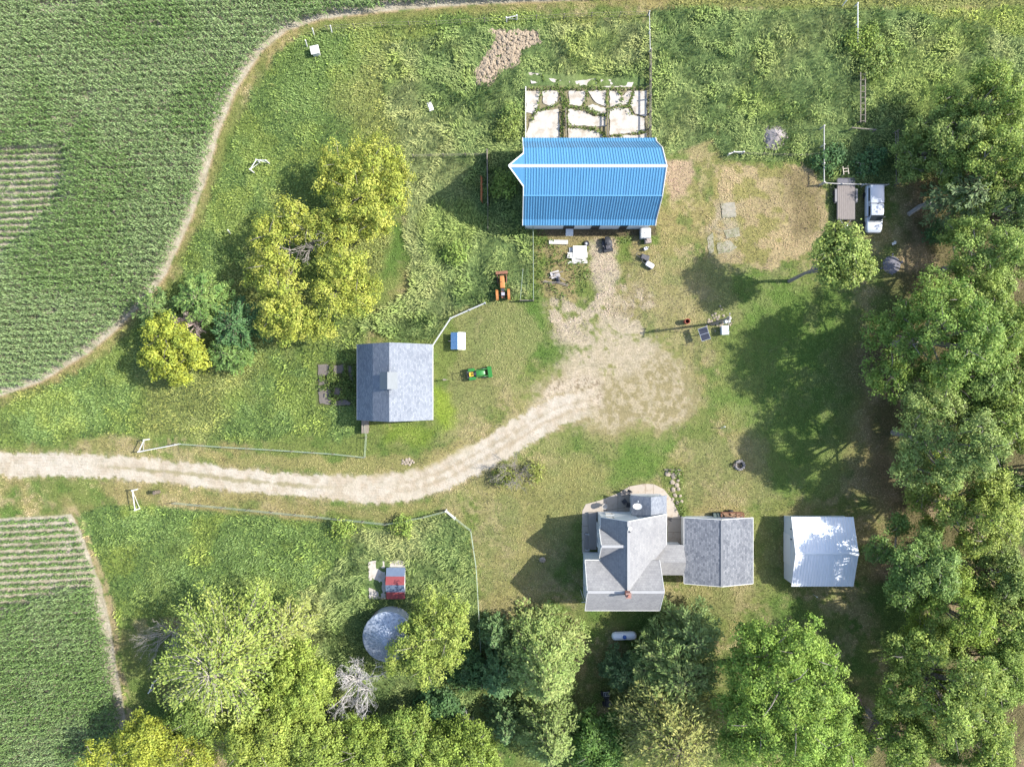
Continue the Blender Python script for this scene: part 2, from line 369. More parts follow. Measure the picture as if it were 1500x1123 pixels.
    grit = fbm(px,py,6,3,41); m = np.maximum(0.96*m1, m2); m = sm(m+1.9*(0.5*grit+0.25*fine+0.40*mid-0.59), 0.34, 0.66)*np.clip(1.3*np.maximum(m1,m2),0,1)
    yc = mix(np.zeros(n+(3,))+C((200,186,154)), C((172,160,120)), sm(grit,0.42,0.58)); yc = mix(yc, C((216,202,178)), sm(big,0.5,0.64)*0.6); col = mix(col, C((166,160,108)), 0.7*np.maximum(m1,m2))
    yard = np.maximum(m1,m2)
    col = col*(1-m[...,None])+yc*m[...,None]
    m = sm(sdist(qx,qy,[(866,350),(895,352),(905,385),(900,420),(880,445),(866,420),(862,385)]),-4,6); col = mix(col, C((216,200,174)), 0.8*m)
    # the rutted shoulder where vehicles turn in
    m = sm(sdist(qx,qy,[(762,610),(800,570),(850,548),(880,560),(880,600),(820,612),(765,650)]),-6,8)
    rut = 0.5+0.5*np.sin((px*0.86+py*0.5)*0.55+9*w1+14*f1); col = mix(col, C((222,206,182)), 0.85*m); col = mix(col, C((140,122,96)), 0.75*m*sm(rut,0.72,0.95)*sm(fine,0.36,0.5))
    # driveway
    dd = ldist(px,py,ROAD); half = 17+5*sm(px,430,600)-1.5*sm(px,700,850); e = half-dd+9*f1+4*w1+6*(fbm(px,py,3.5,2,45)-0.5)
    drive = sm(e,-2.0,2.5)*(1-sm(px,815,895))
    rc = mix(np.zeros(n+(3,))+C((224,212,192)), C((214,200,178)), sm(fine,0.46,0.64)); rc = mix(rc, C((230,220,204)), sm(mid,0.45,0.6)*0.7)
    strip = sm(3.6-np.abs(dd)+8*f1+5*w1,-1,2)*sm(px,120,190)*(1-sm(px,430,520)); rc = mix(rc, C((164,156,110)), 0.7*strip)
    strip = sm(2.5-np.abs(dd-6)+8*f1,-1,2)*sm(px,560,640); rc = mix(rc, C((188,172,142)), 0.6*strip)
    rl = np.abs(np.sin(dd*0.75+2*w1)); rc = mix(rc, C((196,180,154)), 0.5*sm(rl,0.8,1)*sm(fine,0.4,0.6))
    col = col*(1-drive[...,None])+rc*drive[...,None]
    fr = sm(e,-9,-1)*(1-drive)*(1-sm(px,815,895)); col = mix(col, C((184,170,126)), 0.6*fr*sm(fine,0.38,0.55))
    m = sm(sdist(qx,qy,[(262,660),(400,668),(520,672),(600,670),(690,640),(690,660),(600,695),(450,692),(300,675)]),-4,5); col = mix(col, C((178,166,112)), 0.6*m)
    m = sm(sdist(qx,qy,[(240,715),(400,730),(540,745),(640,730),(640,745),(560,762),(400,745),(250,735)]),-4,5); col = mix(col, C((172,162,108)), 0.6*m)
    # fields: margins, soil
    d1 = sdist(px+3*w1,py+3*w2,P_CORN1); d2 = sdist(px+5*w1,py+5*w2,P_CORN2)
    mar = np.maximum(sm(d1,-4.5+5*f1,-1)*(1-sm(d1,3,6)), 0.8*sm(d2,-13+10*w1,-6)*(1-sm(d2,4,8))*sm(px,70,120))
    top = sm(px,560,1000)
    col = mix(col, C((206,180,144)), 0.85*mar*(1-0.35*top)*sm(fine,0.3,0.48))
    col = mix(col, C((182,168,110)), 0.35*sm(d1,-20+16*w1,-4)*(1-sm(d1,-4,-1)))
    fld = np.maximum(sm(d1,-1,2), sm(d2,0,3)); fc = mix(np.zeros(n+(3,))+C((206,196,172)), C((222,213,192)), sm(fine,0.42,0.6))
    col = col*(1-fld[...,None])+fc*fld[...,None]
    far = fld*((py<-195)|(px<-245)|(py>1265)); col = mix(col, C((112,134,84)), far)
    tall = tall*(1-np.clip(drive+fld+sm(d1,-7,-3),0,1))
    dirt = np.clip(np.maximum(np.maximum(drive, m1*0.9), mar), 0, 1)
    return col, tall, dirt, drive, yard, fld

# ------------------------------------------------------------------ ground sheet
STEP = 2.0
gx = np.concatenate([[-9000,-4000,-1800,-800,-350,-160],np.arange(-70,1571,STEP),[1660,1850,2300,3300,5500,10500]])
gy = np.concatenate([[-9000,-4000,-1800,-800,-350,-160],np.arange(-70,1194,STEP),[1290,1480,1930,2900,5100,10100]])
GX, GY = np.meshgrid(gx, gy)
gcol, gtall, gdirt, gdrive, gyard, gfld = ground_layers(GX, GY)
gz = (fbm(GX,GY,60,3,8)-0.5)*0.10 + (fbm(GX,GY,8,3,9)-0.5)*0.10*(1-0.6*gdirt) + gtall*(fbm(GX,GY,14,3,10)-0.35)*0.45
gz = gz*((GX>-71)&(GX<1571)&(GY>-71)&(GY<1194))
gz[gtall<0.05] = np.minimum(gz[gtall<0.05], 0.06)
GMAT = ground_mat()
nV = GX.size; nx = len(gx); ny = len(gy)
Vg = np.stack([(GX-CX)*S, (CY-GY)*S, gz], -1).reshape(-1,3)
ii, jj = np.meshgrid(np.arange(nx-1), np.arange(ny-1)); q = (jj*nx+ii).ravel()
Fg = np.stack([q, q+nx, q+nx+1, q+1], -1)
zone = np.zeros(nV, int); zone[(gfld>0.5).ravel()] = 1; zone[((gyard>0.5)&(gdrive<0.5)).ravel()] = 2; zone[(gdrive>0.5).ravel()] = 3
fz = zone[Fg[:,0]]
for z, nm in ((0,'ground'),(1,'field_soil'),(2,'dirt_yard'),(3,'driveway')):
    F = Fg[fz==z]; u, inv = np.unique(F, return_inverse=True)
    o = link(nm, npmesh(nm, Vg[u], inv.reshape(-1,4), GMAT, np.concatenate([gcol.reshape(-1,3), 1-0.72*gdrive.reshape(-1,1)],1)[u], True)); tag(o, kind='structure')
def gi(px, py):
    i = np.clip(np.searchsorted(gx, px), 0, nx-1); j = np.clip(np.searchsorted(gy, py), 0, ny-1); return j, i

# footprints where nothing grows
FOOT = [[(770,222),(952,222),(952,332),(770,332)],[(770,133),(948,133),(948,222),(770,222)],[(530,508),(636,508),(636,612),(530,612)],
        [(868,745),(972,745),(972,872),(868,872)],[(994,750),(1093,750),(1093,846),(994,846)],[(1146,750),(1235,750),(1235,850),(1146,850)],
        [(540,822),(593,822),(593,876),(540,876)],[(853,735),(880,728),(905,718),(935,709),(958,708),(975,716),(985,732),(995,752),(1002,765),(1002,800),(853,810)],
        [(717,45),(788,47),(790,62),(760,72),(760,95),(735,102),(716,126),(701,123),(697,105),(718,76),(728,60)],
        [(771,105),(936,112),(948,132),(771,132)],[(464,532),(524,532),(524,594),(464,594)],
        [(736,398),(740,398),(740,436),(732,436)]]
def clear_of(px, py):
    ok = np.ones(px.shape, bool)
    for f in FOOT: ok &= sdist(px,py,f) < 0.5
    ok &= (px-573)**2+(py-921)**2 > 35**2
    return ok
def blades(px, py, L, reach, wid, az, hgt, col, z0):
    """one kite-shaped bent blade per point -> V,F,col"""
    n = len(px); x, y = (px-CX)*S, (CY-py)*S; ca, sa = np.cos(az), np.sin(az)
    b = np.stack([x,y,z0-0.03],-1); mid = np.stack([x+ca*reach*0.45, y+sa*reach*0.45, z0+hgt*0.85],-1)
    tip = np.stack([x+ca*reach, y+sa*reach, z0+hgt*(0.55+0.5*RNG.random(n))],-1); w = np.stack([-sa*wid/2, ca*wid/2, 0.15*wid*(RNG.random(n)-0.5)],-1)
    V = np.stack([b, mid+w, tip, mid-w], 1).reshape(-1,3); F = np.arange(4*n).reshape(n,4)
    return V, F, np.repeat(col, 4, 0)
def scatter(n, x0=-60, x1=1560, y0=-60, y1=1183): return RNG.uniform(x0,x1,n), RNG.uniform(y0,y1,n)

# lawn and meadow grass
px, py = scatter(420000); j, i = gi(px, py); t = gtall[j,i]; keep = (gdirt[j,i] < 0.5*RNG.random(len(px))) & (gfld[j,i] < 0.3) & (t < 0.55) & clear_of(px,py)
px, py, t = px[keep], py[keep], t[keep]; j, i = j[keep], i[keep]; n = len(px)
az = 4*np.pi*fbm(px,py,80,3,12)+RNG.normal(0,0.9,n)
c = gcol[j,i]*(1.15+1.25*RNG.random((n,1)))*np.array([1.12,1.06,1.24]); hue = RNG.random(n); c[hue>0.88] = c[hue>0.88]*np.array([1.12,1.05,1.15])
hg = (0.05+0.10*RNG.random(n))*(1+2.6*t); V,F,cc = blades(px,py,0,(0.10+0.12*RNG.random(n))*(1+1.6*t),(0.05+0.05*RNG.random(n))*(1+0.7*t),az,hg,c,gz[j,i])
tag(link('lawn_grass', npmesh('lawn_grass',V,F,BLADE,cc)), 'short green and straw coloured grass of the lawns and meadow around the farmstead', 'grass', kind='stuff')
# tall weeds
px, py = scatter(480000); j, i = gi(px, py); t = gtall[j,i]; keep = (t > 0.3+0.5*RNG.random(len(px))) & clear_of(px,py)
px, py, t = px[keep], py[keep], t[keep]; j, i = j[keep], i[keep]; n = len(px)
az = 5*np.pi*fbm(px,py,55,3,13)+RNG.normal(0,0.65,n); cl = fbm(px,py,13,3,14); cl2 = fbm(px,py,45,3,15)
hg = (0.15+1.1*np.clip(cl-0.25,0,1)+0.6*np.clip(cl2-0.4,0,1))*t*(0.6+0.6*RNG.random(n))
c = gcol[j,i]*(1.5+1.7*RNG.random((n,1)))*np.array([1.20,1.05,1.06]); broad = (cl2>0.56)&(cl>0.5); c[broad] *= np.array([0.98,1.03,0.9])
V,F,cc = blades(px,py,0,0.22+0.50*RNG.random(n)*np.clip(hg+0.3,0,1),0.05+0.06*RNG.random(n)+0.04*broad,az,hg,c,gz[j,i])
tag(link('tall_weeds', npmesh('tall_weeds',V,F,BLADE,cc)), 'tall tangled green weeds and lodged grass in the overgrown lots', 'weeds', kind='stuff')

# corn
def corn(name, poly, thin, label, pxr, pyr, ang):
    ca, sa = math.cos(ang), math.sin(ang); row = 0.76/S; sp = 0.19/S
    x0,x1 = pxr; y0,y1 = pyr; diag = (x1-x0)+(y1-y0)
    u = np.arange(-diag,diag,sp); v = np.arange(-diag,diag,row); U, Vv = np.meshgrid(u,v); U = U.ravel(); Vv = Vv.ravel()
    U = U+RNG.normal(0,0.6,len(U)); cx, cy = (x0+x1)/2, (y0+y1)/2
    wig = 5*(fbm(U+500,Vv+500,200,2,20)-0.5)
    px = cx+U*ca-(Vv+wig)*sa; py = cy+U*sa+(Vv+wig)*ca
    k = (px>x0)&(px<x1)&(py>y0)&(py<y1); px,py = px[k],py[k]
    k = sdist(px,py,poly) > 2.5+3*RNG.random(len(px)); px,py = px[k],py[k]
    th = sm(sdist(px,py,thin)+10*(fbm(px,py,20,3,21)-0.5),-3,3)
    trk = np.zeros(len(px))
    if name == 'corn_crop':
        for l in ([(149,118),(113,205)],[(137,118),(104,205)],[(30,18),(120,8)],[(140,40),(240,42)],[(0,384),(60,336),(100,290)]): trk = np.maximum(trk, sm(-ldist(px,py,l),-3.4,-1.5)*(fbm(px,py,9,2,22)>0.36))
    k = RNG.random(len(px)) > trk*0.8+0.02+0.12*th; px,py,th,trk = px[k],py[k],th[k],trk[k]; n = len(px)
    x, y = (px-CX)*S, (CY-py)*S; x = x+RNG.normal(0,0.08,n)*(1-th); y = y+RNG.normal(0,0.11,n)*(1-th)+RNG.normal(0,.05,n)
    hp = (1.7+0.3*RNG.random(n)+0.5*(fbm(px,py,60,3,23)-0.5))*(1-0.58*th)*(1-0.35*trk)
    vig = fbm(px,py,120,3,24)
    base = np.array(A(100,134,68))[None]*(1-sm(vig,0.4,0.6)[:,None])+np.array(A(116,146,86))[None]*sm(vig,0.4,0.6)[:,None]
    a0 = RNG.random(n)*2*np.pi; NL = 9; Vs=[];Cs=[]
    st = ((0,0.022,0.0),(0.30,0.078,0.24),(0.66,0.074,0.24),(1.0,0.008,-0.10))
    for l in range(NL):
        f = l/(NL-1); az = a0+l*np.pi+RNG.normal(0,0.45,n); z0 = hp*(0.28+0.66*f); Ln = (0.66-0.26*f*f)*(0.85+0.3*RNG.random(n))*(1-0.42*th)
        dro = 0.8+0.6*RNG.random(n); c = base*(1.08+1.6*RNG.random((n,1)))*np.array([1.06,0.96,1.02])*np.array([1.06,1.0,1.12])*(0.9+0.25*f)
        pts = []
        for (s_, w, dz) in st:
            r = Ln*s_*(0.92 if f<0.8 else 0.75); z = z0+Ln*dz*dro+ (0.12*s_ if f>0.8 else 0)
            wx, wy = -np.sin(az)*w/2, np.cos(az)*w/2
            bx, by = x+np.cos(az)*r, y+np.sin(az)*r; tw = w*0.25*np.sin(az*3)
            pts += [np.stack([bx+wx,by+wy,z+tw],-1), np.stack([bx-wx,by-wy,z-tw],-1)]
        Vs.append(np.stack(pts,1)); Cs.append(np.repeat(c[:,None],8,1))
    V = np.concatenate(Vs,0); nl = len(V); C = np.concatenate(Cs,0).reshape(-1,3); V = V.reshape(-1,3); b = np.arange(nl)*8
    F = np.concatenate([np.stack([b+2*k,b+2*k+1,b+2*k+3,b+2*k+2],-1) for k in range(3)],0)
    tag(link(name, npmesh(name,V,F,CORN,C)), label, 'corn', kind='stuff')
corn('corn_crop', P_CORN1, P_THIN1, 'dense field of green corn rounding the corner at the upper left', (-240,1300), (-190,680), math.radians(-2))
corn('corn_crop', P_CORN2, P_THIN2, 'narrow block of green corn in the lower left below the driveway', (-240,205), (745,1260), math.radians(-3))
# ------------------------------------------------------------------ trees
LIMB = M('grey_brown_bark',(0.17,0.15,0.13),0.95,0.35,5,bmp=0.5)
def unit(v): return v/np.maximum(np.linalg.norm(v,axis=1,keepdims=True),1e-9)
def kites(P, Nrm, L, Wd, rng, axis=None):
    n = len(P); a = axis if axis is not None else rng.normal(size=(n,3))
    t = unit(np.cross(Nrm, np.cross(a, Nrm))); b = np.cross(Nrm, t)
    L = np.broadcast_to(L,(n,))[:,None]; Wd = np.broadcast_to(Wd,(n,))[:,None]
    return np.stack([P-t*L*0.5, P+b*Wd*0.5+t*L*0.06+Nrm*Wd*0.12, P+t*L*0.5, P-b*Wd*0.5+t*L*0.06+Nrm*Wd*0.12],1)
def crown_mesh(lobes, cols, rng, leaf=0.34, cd=2.3, per=13, spread=0.24, gap=0.30, lowcut=-0.5):
    Ps=[];Ns=[];Cs=[]; lob = np.array(lobes); cols = np.array(cols)
    for li,(x,y,z,r,rz) in enumerate(lob):
        n = max(10,int(4*np.pi*r*(r*0.5+rz*0.5)*cd*0.8)); d = unit(rng.normal(size=(n*2,3))); d = d[d[:,2]>lowcut][:n]; n=len(d)
        lump = fbm(d[:,0]*3+li*7+x, d[:,1]*3+d[:,2]*2+y, 1.0, 3, li%9)
        rad = 0.60+0.72*lump-0.34*(rng.random(n)**3); out = rng.random(n) < 0.13; rad = np.where(out, rad*rng.uniform(1.05,1.3,n), rad)
        c = np.stack([x+d[:,0]*r*rad, y+d[:,1]*r*rad, z+d[:,2]*rz*rad],-1)
        keep = rng.random(n) > gap*(lump<0.42)
        for lj,(x2,y2,z2,r2,rz2) in enumerate(lob):
            if lj != li: keep &= (((c[:,0]-x2)/r2)**2+((c[:,1]-y2)/r2)**2+((c[:,2]-z2)/rz2)**2 > 0.50)|(rng.random(n)<0.12)
        c=c[keep]; d=d[keep]; n=len(c)
        if n==0: continue
        m = rng.poisson(per,n); idx = np.repeat(np.arange(n),m)
        off = rng.normal(size=(len(idx),3))*spread*np.array([1,1,0.6])
        Ps.append(c[idx]+off); Ns.append(unit(d[idx]*0.55+np.array([0,0,0.55])+unit(off)*0.45+rng.normal(size=(len(idx),3))*0.38))
        cc = cols[rng.integers(0,len(cols),n)]*(0.78+0.46*rng.random((n,1)))*(0.9+0.2*rng.random())
        Cs.append(cc[idx]*(0.74+0.56*rng.random((len(idx),1))))
    P=np.concatenate(Ps);N=np.concatenate(Ns);C=np.concatenate(Cs); n=len(P)
    low = P[:,2]<0.35; P[low,2] = 0.35+0.3*rng.random(low.sum())
    L = leaf*(0.7+0.6*rng.random(n)); V = kites(P,N,L,L*0.62,rng)
    return V.reshape(-1,3), np.arange(4*n).reshape(n,4), np.repeat(C,4,0)
def limbs(base, tgt, lobes, r0, rnd):
    mb = MB(); b = Vector(base); t = Vector(tgt)
    mids = [b, b.lerp(t,0.35)+Vector((rnd.uniform(-.2,.2),rnd.uniform(-.2,.2),0)), b.lerp(t,0.7), t]
    mb.tube(mids, [r0*1.25,r0*0.9,r0*0.7,r0*0.3], 8)
    for (x,y,z,r,rz) in lobes:
        s = b.lerp(t, rnd.uniform(0.35,0.7)); e = Vector((x,y,z+rz*0.3)); m = s.lerp(e,0.55)+Vector((rnd.uniform(-.3,.3),rnd.uniform(-.3,.3),-0.25))
        mb.tube([s,m,e],[r0*0.5,r0*0.34,r0*0.08],6)
        for k in range(2):
            t_=rnd.uniform(0,6.28); q_=r*rnd.uniform(.5,1.12); mb.tube([e,(x+q_*math.cos(t_)*.6,y+q_*math.sin(t_)*.6,z+rz*.8),(x+q_*math.cos(t_),y+q_*math.sin(t_),z+rz*rnd.uniform(.7,1.15))],[r0*0.2,r0*0.13,r0*0.04],5)
        for k in range(3):
            e2 = e+Vector((rnd.uniform(-r,r)*0.8,rnd.uniform(-r,r)*0.8,rnd.uniform(0,rz)*0.7)); mb.tube([m.lerp(e,0.5),e2],[r0*0.2,r0*0.04],5)
    return mb
SEED=[100]; LB=np.array([1.86,1.70,1.72]); LF=np.array([1.12,1.12,1.15])
def tree(name, label, lobes_px, cols, group=None, base=None, leaf=0.235, cd=2.1, per=24, spread=0.25, gap=0.48, r0=0.22, bark=LIMB, lean=None, lowcut=-0.5, cat='tree', shrink=1.0):
    """lobes_px: (px, py, radius px, height of centre, vertical squash)"""
    SEED[0]+=1; rng=np.random.default_rng(SEED[0]); rnd=random.Random(SEED[0])
    L=[]
    for l in lobes_px:
        px,py,rp,h = l[:4]; sq = l[4] if len(l)>4 else 0.85; x,y = W(px,py,h); r = rp*S*(1-h/H)*shrink; L.append((x,y,h,r,min(r*sq,h-0.3)))
    ctr = np.mean([l[:3] for l in L],0); big=L; L=[]
    for (x,y,z,r,rz) in big:
        if r < 0.9: L.append((x,y,z,r,rz)); continue
        L.append((x,y,z-0.1*rz,r*0.66,rz*0.62)); m=int(5+r*2.4)
        for k in range(m):
            cz=1-1.35*(k+rnd.random())/m; t=k*2.39996+rnd.uniform(-.5,.5); q=math.sqrt(max(0,1-cz*cz)); e=rnd.uniform(0.62,1.0); rr=r*rnd.uniform(0.24,0.46)
            L.append((x+q*math.cos(t)*r*e,y+q*math.sin(t)*r*e,max(z+cz*rz*e,rr*0.8+0.3),rr,rr*0.8))
    bx,by = W(*base) if base else (ctr[0],ctr[1])
    o = thing(name,label,cat,(bx,by,0),0,group)
    Ll = [(x-bx,y-by,z,r,rz) for x,y,z,r,rz in L]
    V,F,C = crown_mesh(Ll,[np.array(A(*c))*LB for c in cols],rng,leaf,cd,per,spread,gap,lowcut)
    link('crown', npmesh('crown',V,F,LEAF,C), o)
    part('trunk', limbs((0,0,-0.1),(ctr[0]-bx,ctr[1]-by,ctr[2]),[(x-bx,y-by,z,r,rz) for x,y,z,r,rz in big],r0,rnd), bark, o)
    return o
def blob(px,py,r,h,n=7,seed=0,sq=0.8,squeeze=1.0):
    """a full round crown: a middle lobe and a ring of uneven ones"""
    rnd=random.Random(seed); out=[(px,py,r*0.62,h+0.8,sq)]
    for k in range(n):
        t=2*math.pi*(k+rnd.uniform(-.25,.25))/n; q=r*rnd.uniform(0.52,0.72); rr=r*rnd.uniform(0.30,0.44)
        out.append((px+q*math.cos(t)*squeeze,py+q*math.sin(t),rr,h-rnd.uniform(0.2,1.8),sq))
    for k in range(n//2):
        t=rnd.uniform(0,6.28); q=r*rnd.uniform(0.2,0.5); out.append((px+q*math.cos(t)*squeeze,py+q*math.sin(t),r*0.34,h+rnd.uniform(0.8,1.8),sq))
    return out
def frond_tree(name,label,base,h,r,cols,profile='cone',group=None,nb=120,leaf=0.34,width=0.16,per=46,z0f=0.12,r0=0.2,droop=0.15,cat='tree',spread=0.16,tilt=0.0,ex=1.0,bark=None,br=0.05):
    SEED[0]+=1; rng=np.random.default_rng(SEED[0]); rnd=random.Random(SEED[0]); bx,by=base
    o=thing(name,label,cat,(bx,by,0),0,group); cols=np.array([np.array(A(*c))*LB*LF for c in cols]); mb=MB(); mb.tube([(0,0,-0.1),(0.05,0,h*0.5),(0,0,h*0.97)],[r0*1.2,r0*0.8,r0*0.12],8)
    Ps=[];Ns=[];Ax=[];Cs=[]
    for k in range(nb):
        f=(k+rnd.random())/nb; zf=z0f+(0.97-z0f)*f
        prof=(1-f)**0.85 if profile=='cone' else math.sqrt(max(0.03,1-(2*f-0.55)**2/2.2))*(1-0.55*f*f)
        Lb=max(0.35,r*prof*rnd.uniform(0.68,1.12)); az=k*2.39996+rnd.uniform(-.4,.4); z=h*zf
        up = (0.05+0.5*f) if profile=='cone' else (0.15+1.0*f)
        d=np.array([math.cos(az),math.sin(az)*ex,0]); n=max(6,int(per*Lb/r*1.0*(0.6+Lb/ r*0.6)))
        s=rng.random(n)**0.6; sag=-droop*Lb*s*s
        side=np.array([-d[1],d[0],0]); sp=spread*Lb*(0.35+1.1*s*(1.15-s)*2)
        off=rng.normal(size=n)*sp*0.5
        P=d[None]*(s*Lb)[:,None]+side[None]*off[:,None]; P[:,2]=z+up*s*Lb*0.6+sag+rng.normal(size=n)*0.10
        ax=unit(d[None]+side[None]*(np.sign(off)*0.75)[:,None]+rng.normal(size=(n,3))*0.2); 
        Ps.append(P);Ax.append(ax);Ns.append(unit(np.array([0,0,1.0])+d[None]*0.25+rng.normal(size=(n,3))*0.42))
        cb=cols[rng.integers(0,len(cols))]*(0.82+0.36*rnd.random()); Cs.append(cb[None]*(0.8+0.4*rng.random((n,1))))
        mb.tube([(0,0,z),tuple(d*Lb*0.5+np.array([0,0,z+up*Lb*0.3-droop*Lb*0.25])),tuple(d*Lb*0.92+np.array([0,0,z+up*Lb*0.55-droop*Lb*0.85]))],[br,br*.7,br*.25],4)
    P=np.concatenate(Ps);N=np.concatenate(Ns);a=np.concatenate(Ax);C=np.concatenate(Cs);n=len(P); P[:,2]=np.maximum(P[:,2],0.3)
    L=leaf*(0.7+0.6*rng.random(n)); V=kites(P,N,L,width*(0.7+0.6*rng.random(n)),rng,a)
    link('crown',npmesh('crown',V.reshape(-1,3),np.arange(4*n).reshape(n,4),LEAF,np.repeat(C,4,0)),o); part('trunk',mb,bark or BARK,o); return o
def bare_mesh(h, r, seed, n0=9, depth=3, r0=0.12, flat=0.8):
    rnd=random.Random(seed); mb=MB()
    def grow(p,d,L,rad,dep):
        pts=[p]; q=p; dd=d.copy()
        for s in range(3):
            dd=(dd+Vector((rnd.uniform(-.28,.28),rnd.uniform(-.28,.28),rnd.uniform(-.1,.2)))).normalized(); q=q+dd*L/3; pts.append(q)
        if pts[-1].z < 0.05: return
        mb.tube(pts,[rad,rad*0.8,rad*0.6,rad*0.3],5 if dep>1 else 4,False)
        if dep<=0: return
        for k in range(rnd.randint(3,5)):
            s=rnd.choice(pts[1:]); nd_=(dd*0.8+Vector((rnd.uniform(-1,1),rnd.uniform(-1,1),rnd.uniform(-.2,.7)))*0.8).normalized()
            grow(s,nd_,L*rnd.uniform(0.4,0.62),rad*0.5,dep-1)
    for k in range(n0):
        t=2*math.pi*k/n0+rnd.uniform(-.3,.3); d=Vector((math.cos(t)*flat,math.sin(t)*flat,rnd.uniform(0.45,1.1))).normalized()
        grow(Vector((0,0,0.05)),d,r*rnd.uniform(0.75,1.0)*1.0,r0,depth)
    return mb
def bare(name,label,px,py,hc,r,seed,n0=9,depth=3,r0=0.1,mat=DEADW,flat=0.9,cat='dead tree',trunk=0.0,group=None):
    x,y=W(px,py,hc); o=thing(name,label,cat,(x,y,0),0,group); mb=bare_mesh(hc*2,r,seed,n0,depth,r0,flat)
    if trunk>0:
        mb.v=[(a,b,c+trunk) for a,b,c in mb.v]
        t=MB(); t.tube([(0,0,-0.1),(0.03,0.02,trunk*0.6),(0,0,trunk+0.15)],[r0*1.5,r0*1.25,r0*1.1],8); part('trunk',t,mat,o)
    part('branches',mb,mat,o); return o

YEL=[(172,186,80),(156,174,74),(140,162,70),(184,194,92)]
YEL2=[(174,188,74),(158,174,68),(144,164,66)]
GRN=[(146,174,82),(132,162,76),(160,184,90),(118,148,70)]
GRN2=[(134,162,84),(118,148,78),(148,172,92)]
GRN3=[(118,148,82),(104,138,80),(132,158,92)]
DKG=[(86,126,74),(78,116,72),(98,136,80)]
PALE=[(158,170,104),(146,162,96),(168,176,112)]
# left-hand cluster
tree('maple_tree','round yellow-green tree in the weeds west of the blue barn',[(500,243,34,5.2),(548,243,42,6.0),(572,285,32,5.0),(528,288,42,6.4),(548,328,30,4.4),(492,276,30,4.8),(582,252,22,4.2),(515,318,26,4.6)],YEL,'yellow-green trees west of the barns',shrink=0.9,r0=0.2)
tree('maple_tree','tall yellow-green tree, left side of the largest clump, grey twigs at its top',[(428,318,28,4.8),(396,345,30,5.2),(402,388,34,6.0),(412,436,36,6.2),(428,474,34,5.2),(380,402,24,3.8),(452,335,24,5.0),(398,470,24,4.6)],YEL,'yellow-green trees west of the barns',shrink=0.9,r0=0.22)
tree('maple_tree','yellow-green tree closing the right side of the largest clump, nearest the little gambrel barn',[(488,350,28,5.2),(508,392,32,5.6),(522,438,28,5.0),(488,440,32,5.6),(470,330,24,5.0),(468,478,24,4.4),(540,420,18,4.2),(505,345,20,4.6)],YEL,'yellow-green trees west of the barns',shrink=0.9,r0=0.22)
bare('dead_twigs','bare grey twigs standing among the crowns of the largest yellow-green clump',452,350,5.2,3.0,5,8,3,0.07,trunk=3.2,cat='dead branches')
tree('maple_tree','small bright yellow-green tree beside the corn corner',[(243,488,27,4.4),(266,504,24,4.2),(244,530,29,4.4),(283,520,22,3.8),(228,518,20,3.6),(262,545,18,3.2)],YEL2,'yellow-green trees west of the barns',r0=0.16,leaf=0.3)
frond_tree('walnut_tree','feathery green tree with long drooping leaves right of the small yellow tree',W(298,440,4.0),6.4,3.6,[(122,156,82),(112,150,78),(136,166,88)],'dome','feathery green trees by the corn corner',110,0.42,0.14,62,0.3)
frond_tree('walnut_tree','feathery dark green tree standing in the shade of the large yellow clump',W(345,478,4.0),5.6,3.6,[(96,136,80),(88,128,78)],'dome','feathery green trees by the corn corner',100,0.42,0.14,58,0.3)
frond_tree('walnut_tree','low feathery green tree south of the bare grey shrub',W(335,518,3.0),4.8,2.8,[(118,152,78),(108,144,76)],'dome','feathery green trees by the corn corner',80,0.40,0.13,50,0.3)
frond_tree('walnut_tree','thin feathery tree overhanging the corn margin',W(226,452,3.6),5.0,2.9,[(116,148,84),(128,158,88)],'dome','feathery green trees by the corn corner',80,0.40,0.13,50,0.3)
bare('dead_shrub','bare grey-pink shrub between the small yellow tree and the feathery trees',280,472,3.2,2.3,12,12,4,0.07,trunk=2.0,mat=M('pinkish_dead_twigs',(0.30,0.235,0.215),0.95,0.2,5))
# apple on the lawn
tree('apple_tree','lone green tree with a bare leaning trunk on the lawn below the pickup',[(1236,362,30,10.2),(1212,372,22,9.6),(1258,378,22,9.4),(1238,395,26,9.6),(1214,400,16,9.0),(1262,392,14,8.8),(1222,348,18,9.8)],[(142,168,84),(132,160,80),(156,178,92)],base=(1156,412),leaf=0.28,r0=0.2,cd=2.2,gap=0.5)
# by the grain bin
tree('maple_tree','yellow-green tree leaning over the round grain bin',[(636,900,30,5.4),(656,930,34,6.2),(616,942,33,6.2),(588,966,23,5.0),(626,974,30,5.4),(666,894,22,5.0),(607,914,17,4.8),(658,960,20,4.6)],[(150,174,82),(138,164,76),(162,182,90)],shrink=0.94,r0=0.22)
bare('dead_tree','bleached leafless tree with spreading grey branches south of the grain bin',518,1012,4.6,3.3,21,14,4,0.11,trunk=1.5,mat=M('bleached_wood',(0.36,0.345,0.33),0.95,0.2,5),flat=1.0)
bare('dead_shrub','leafless grey brush at the edge of the lower cornfield',240,935,2.6,3.4,31,12,4,0.06,trunk=0.4,cat='dead shrub')
bare('dead_shrub','nearly leafless grey lilac shrub at the bend of the driveway',752,692,1.2,2.4,41,14,4,0.045,mat=M('grey_twigs',(0.20,0.18,0.16),0.95,0.25,5),cat='shrub')
tree('lilac_shrub','leafy green bush growing around the leafless shrub at the driveway bend',[(742,694,13,0.9,0.7),(732,700,11,0.7,0.7),(752,700,10,0.7,0.7),(782,690,13,0.7,0.7),(773,702,9,0.6,0.7),(791,684,8,0.6,0.7)],[(150,165,80),(138,156,76)],leaf=0.22,cd=2.0,per=8,r0=0.04,cat='shrub')
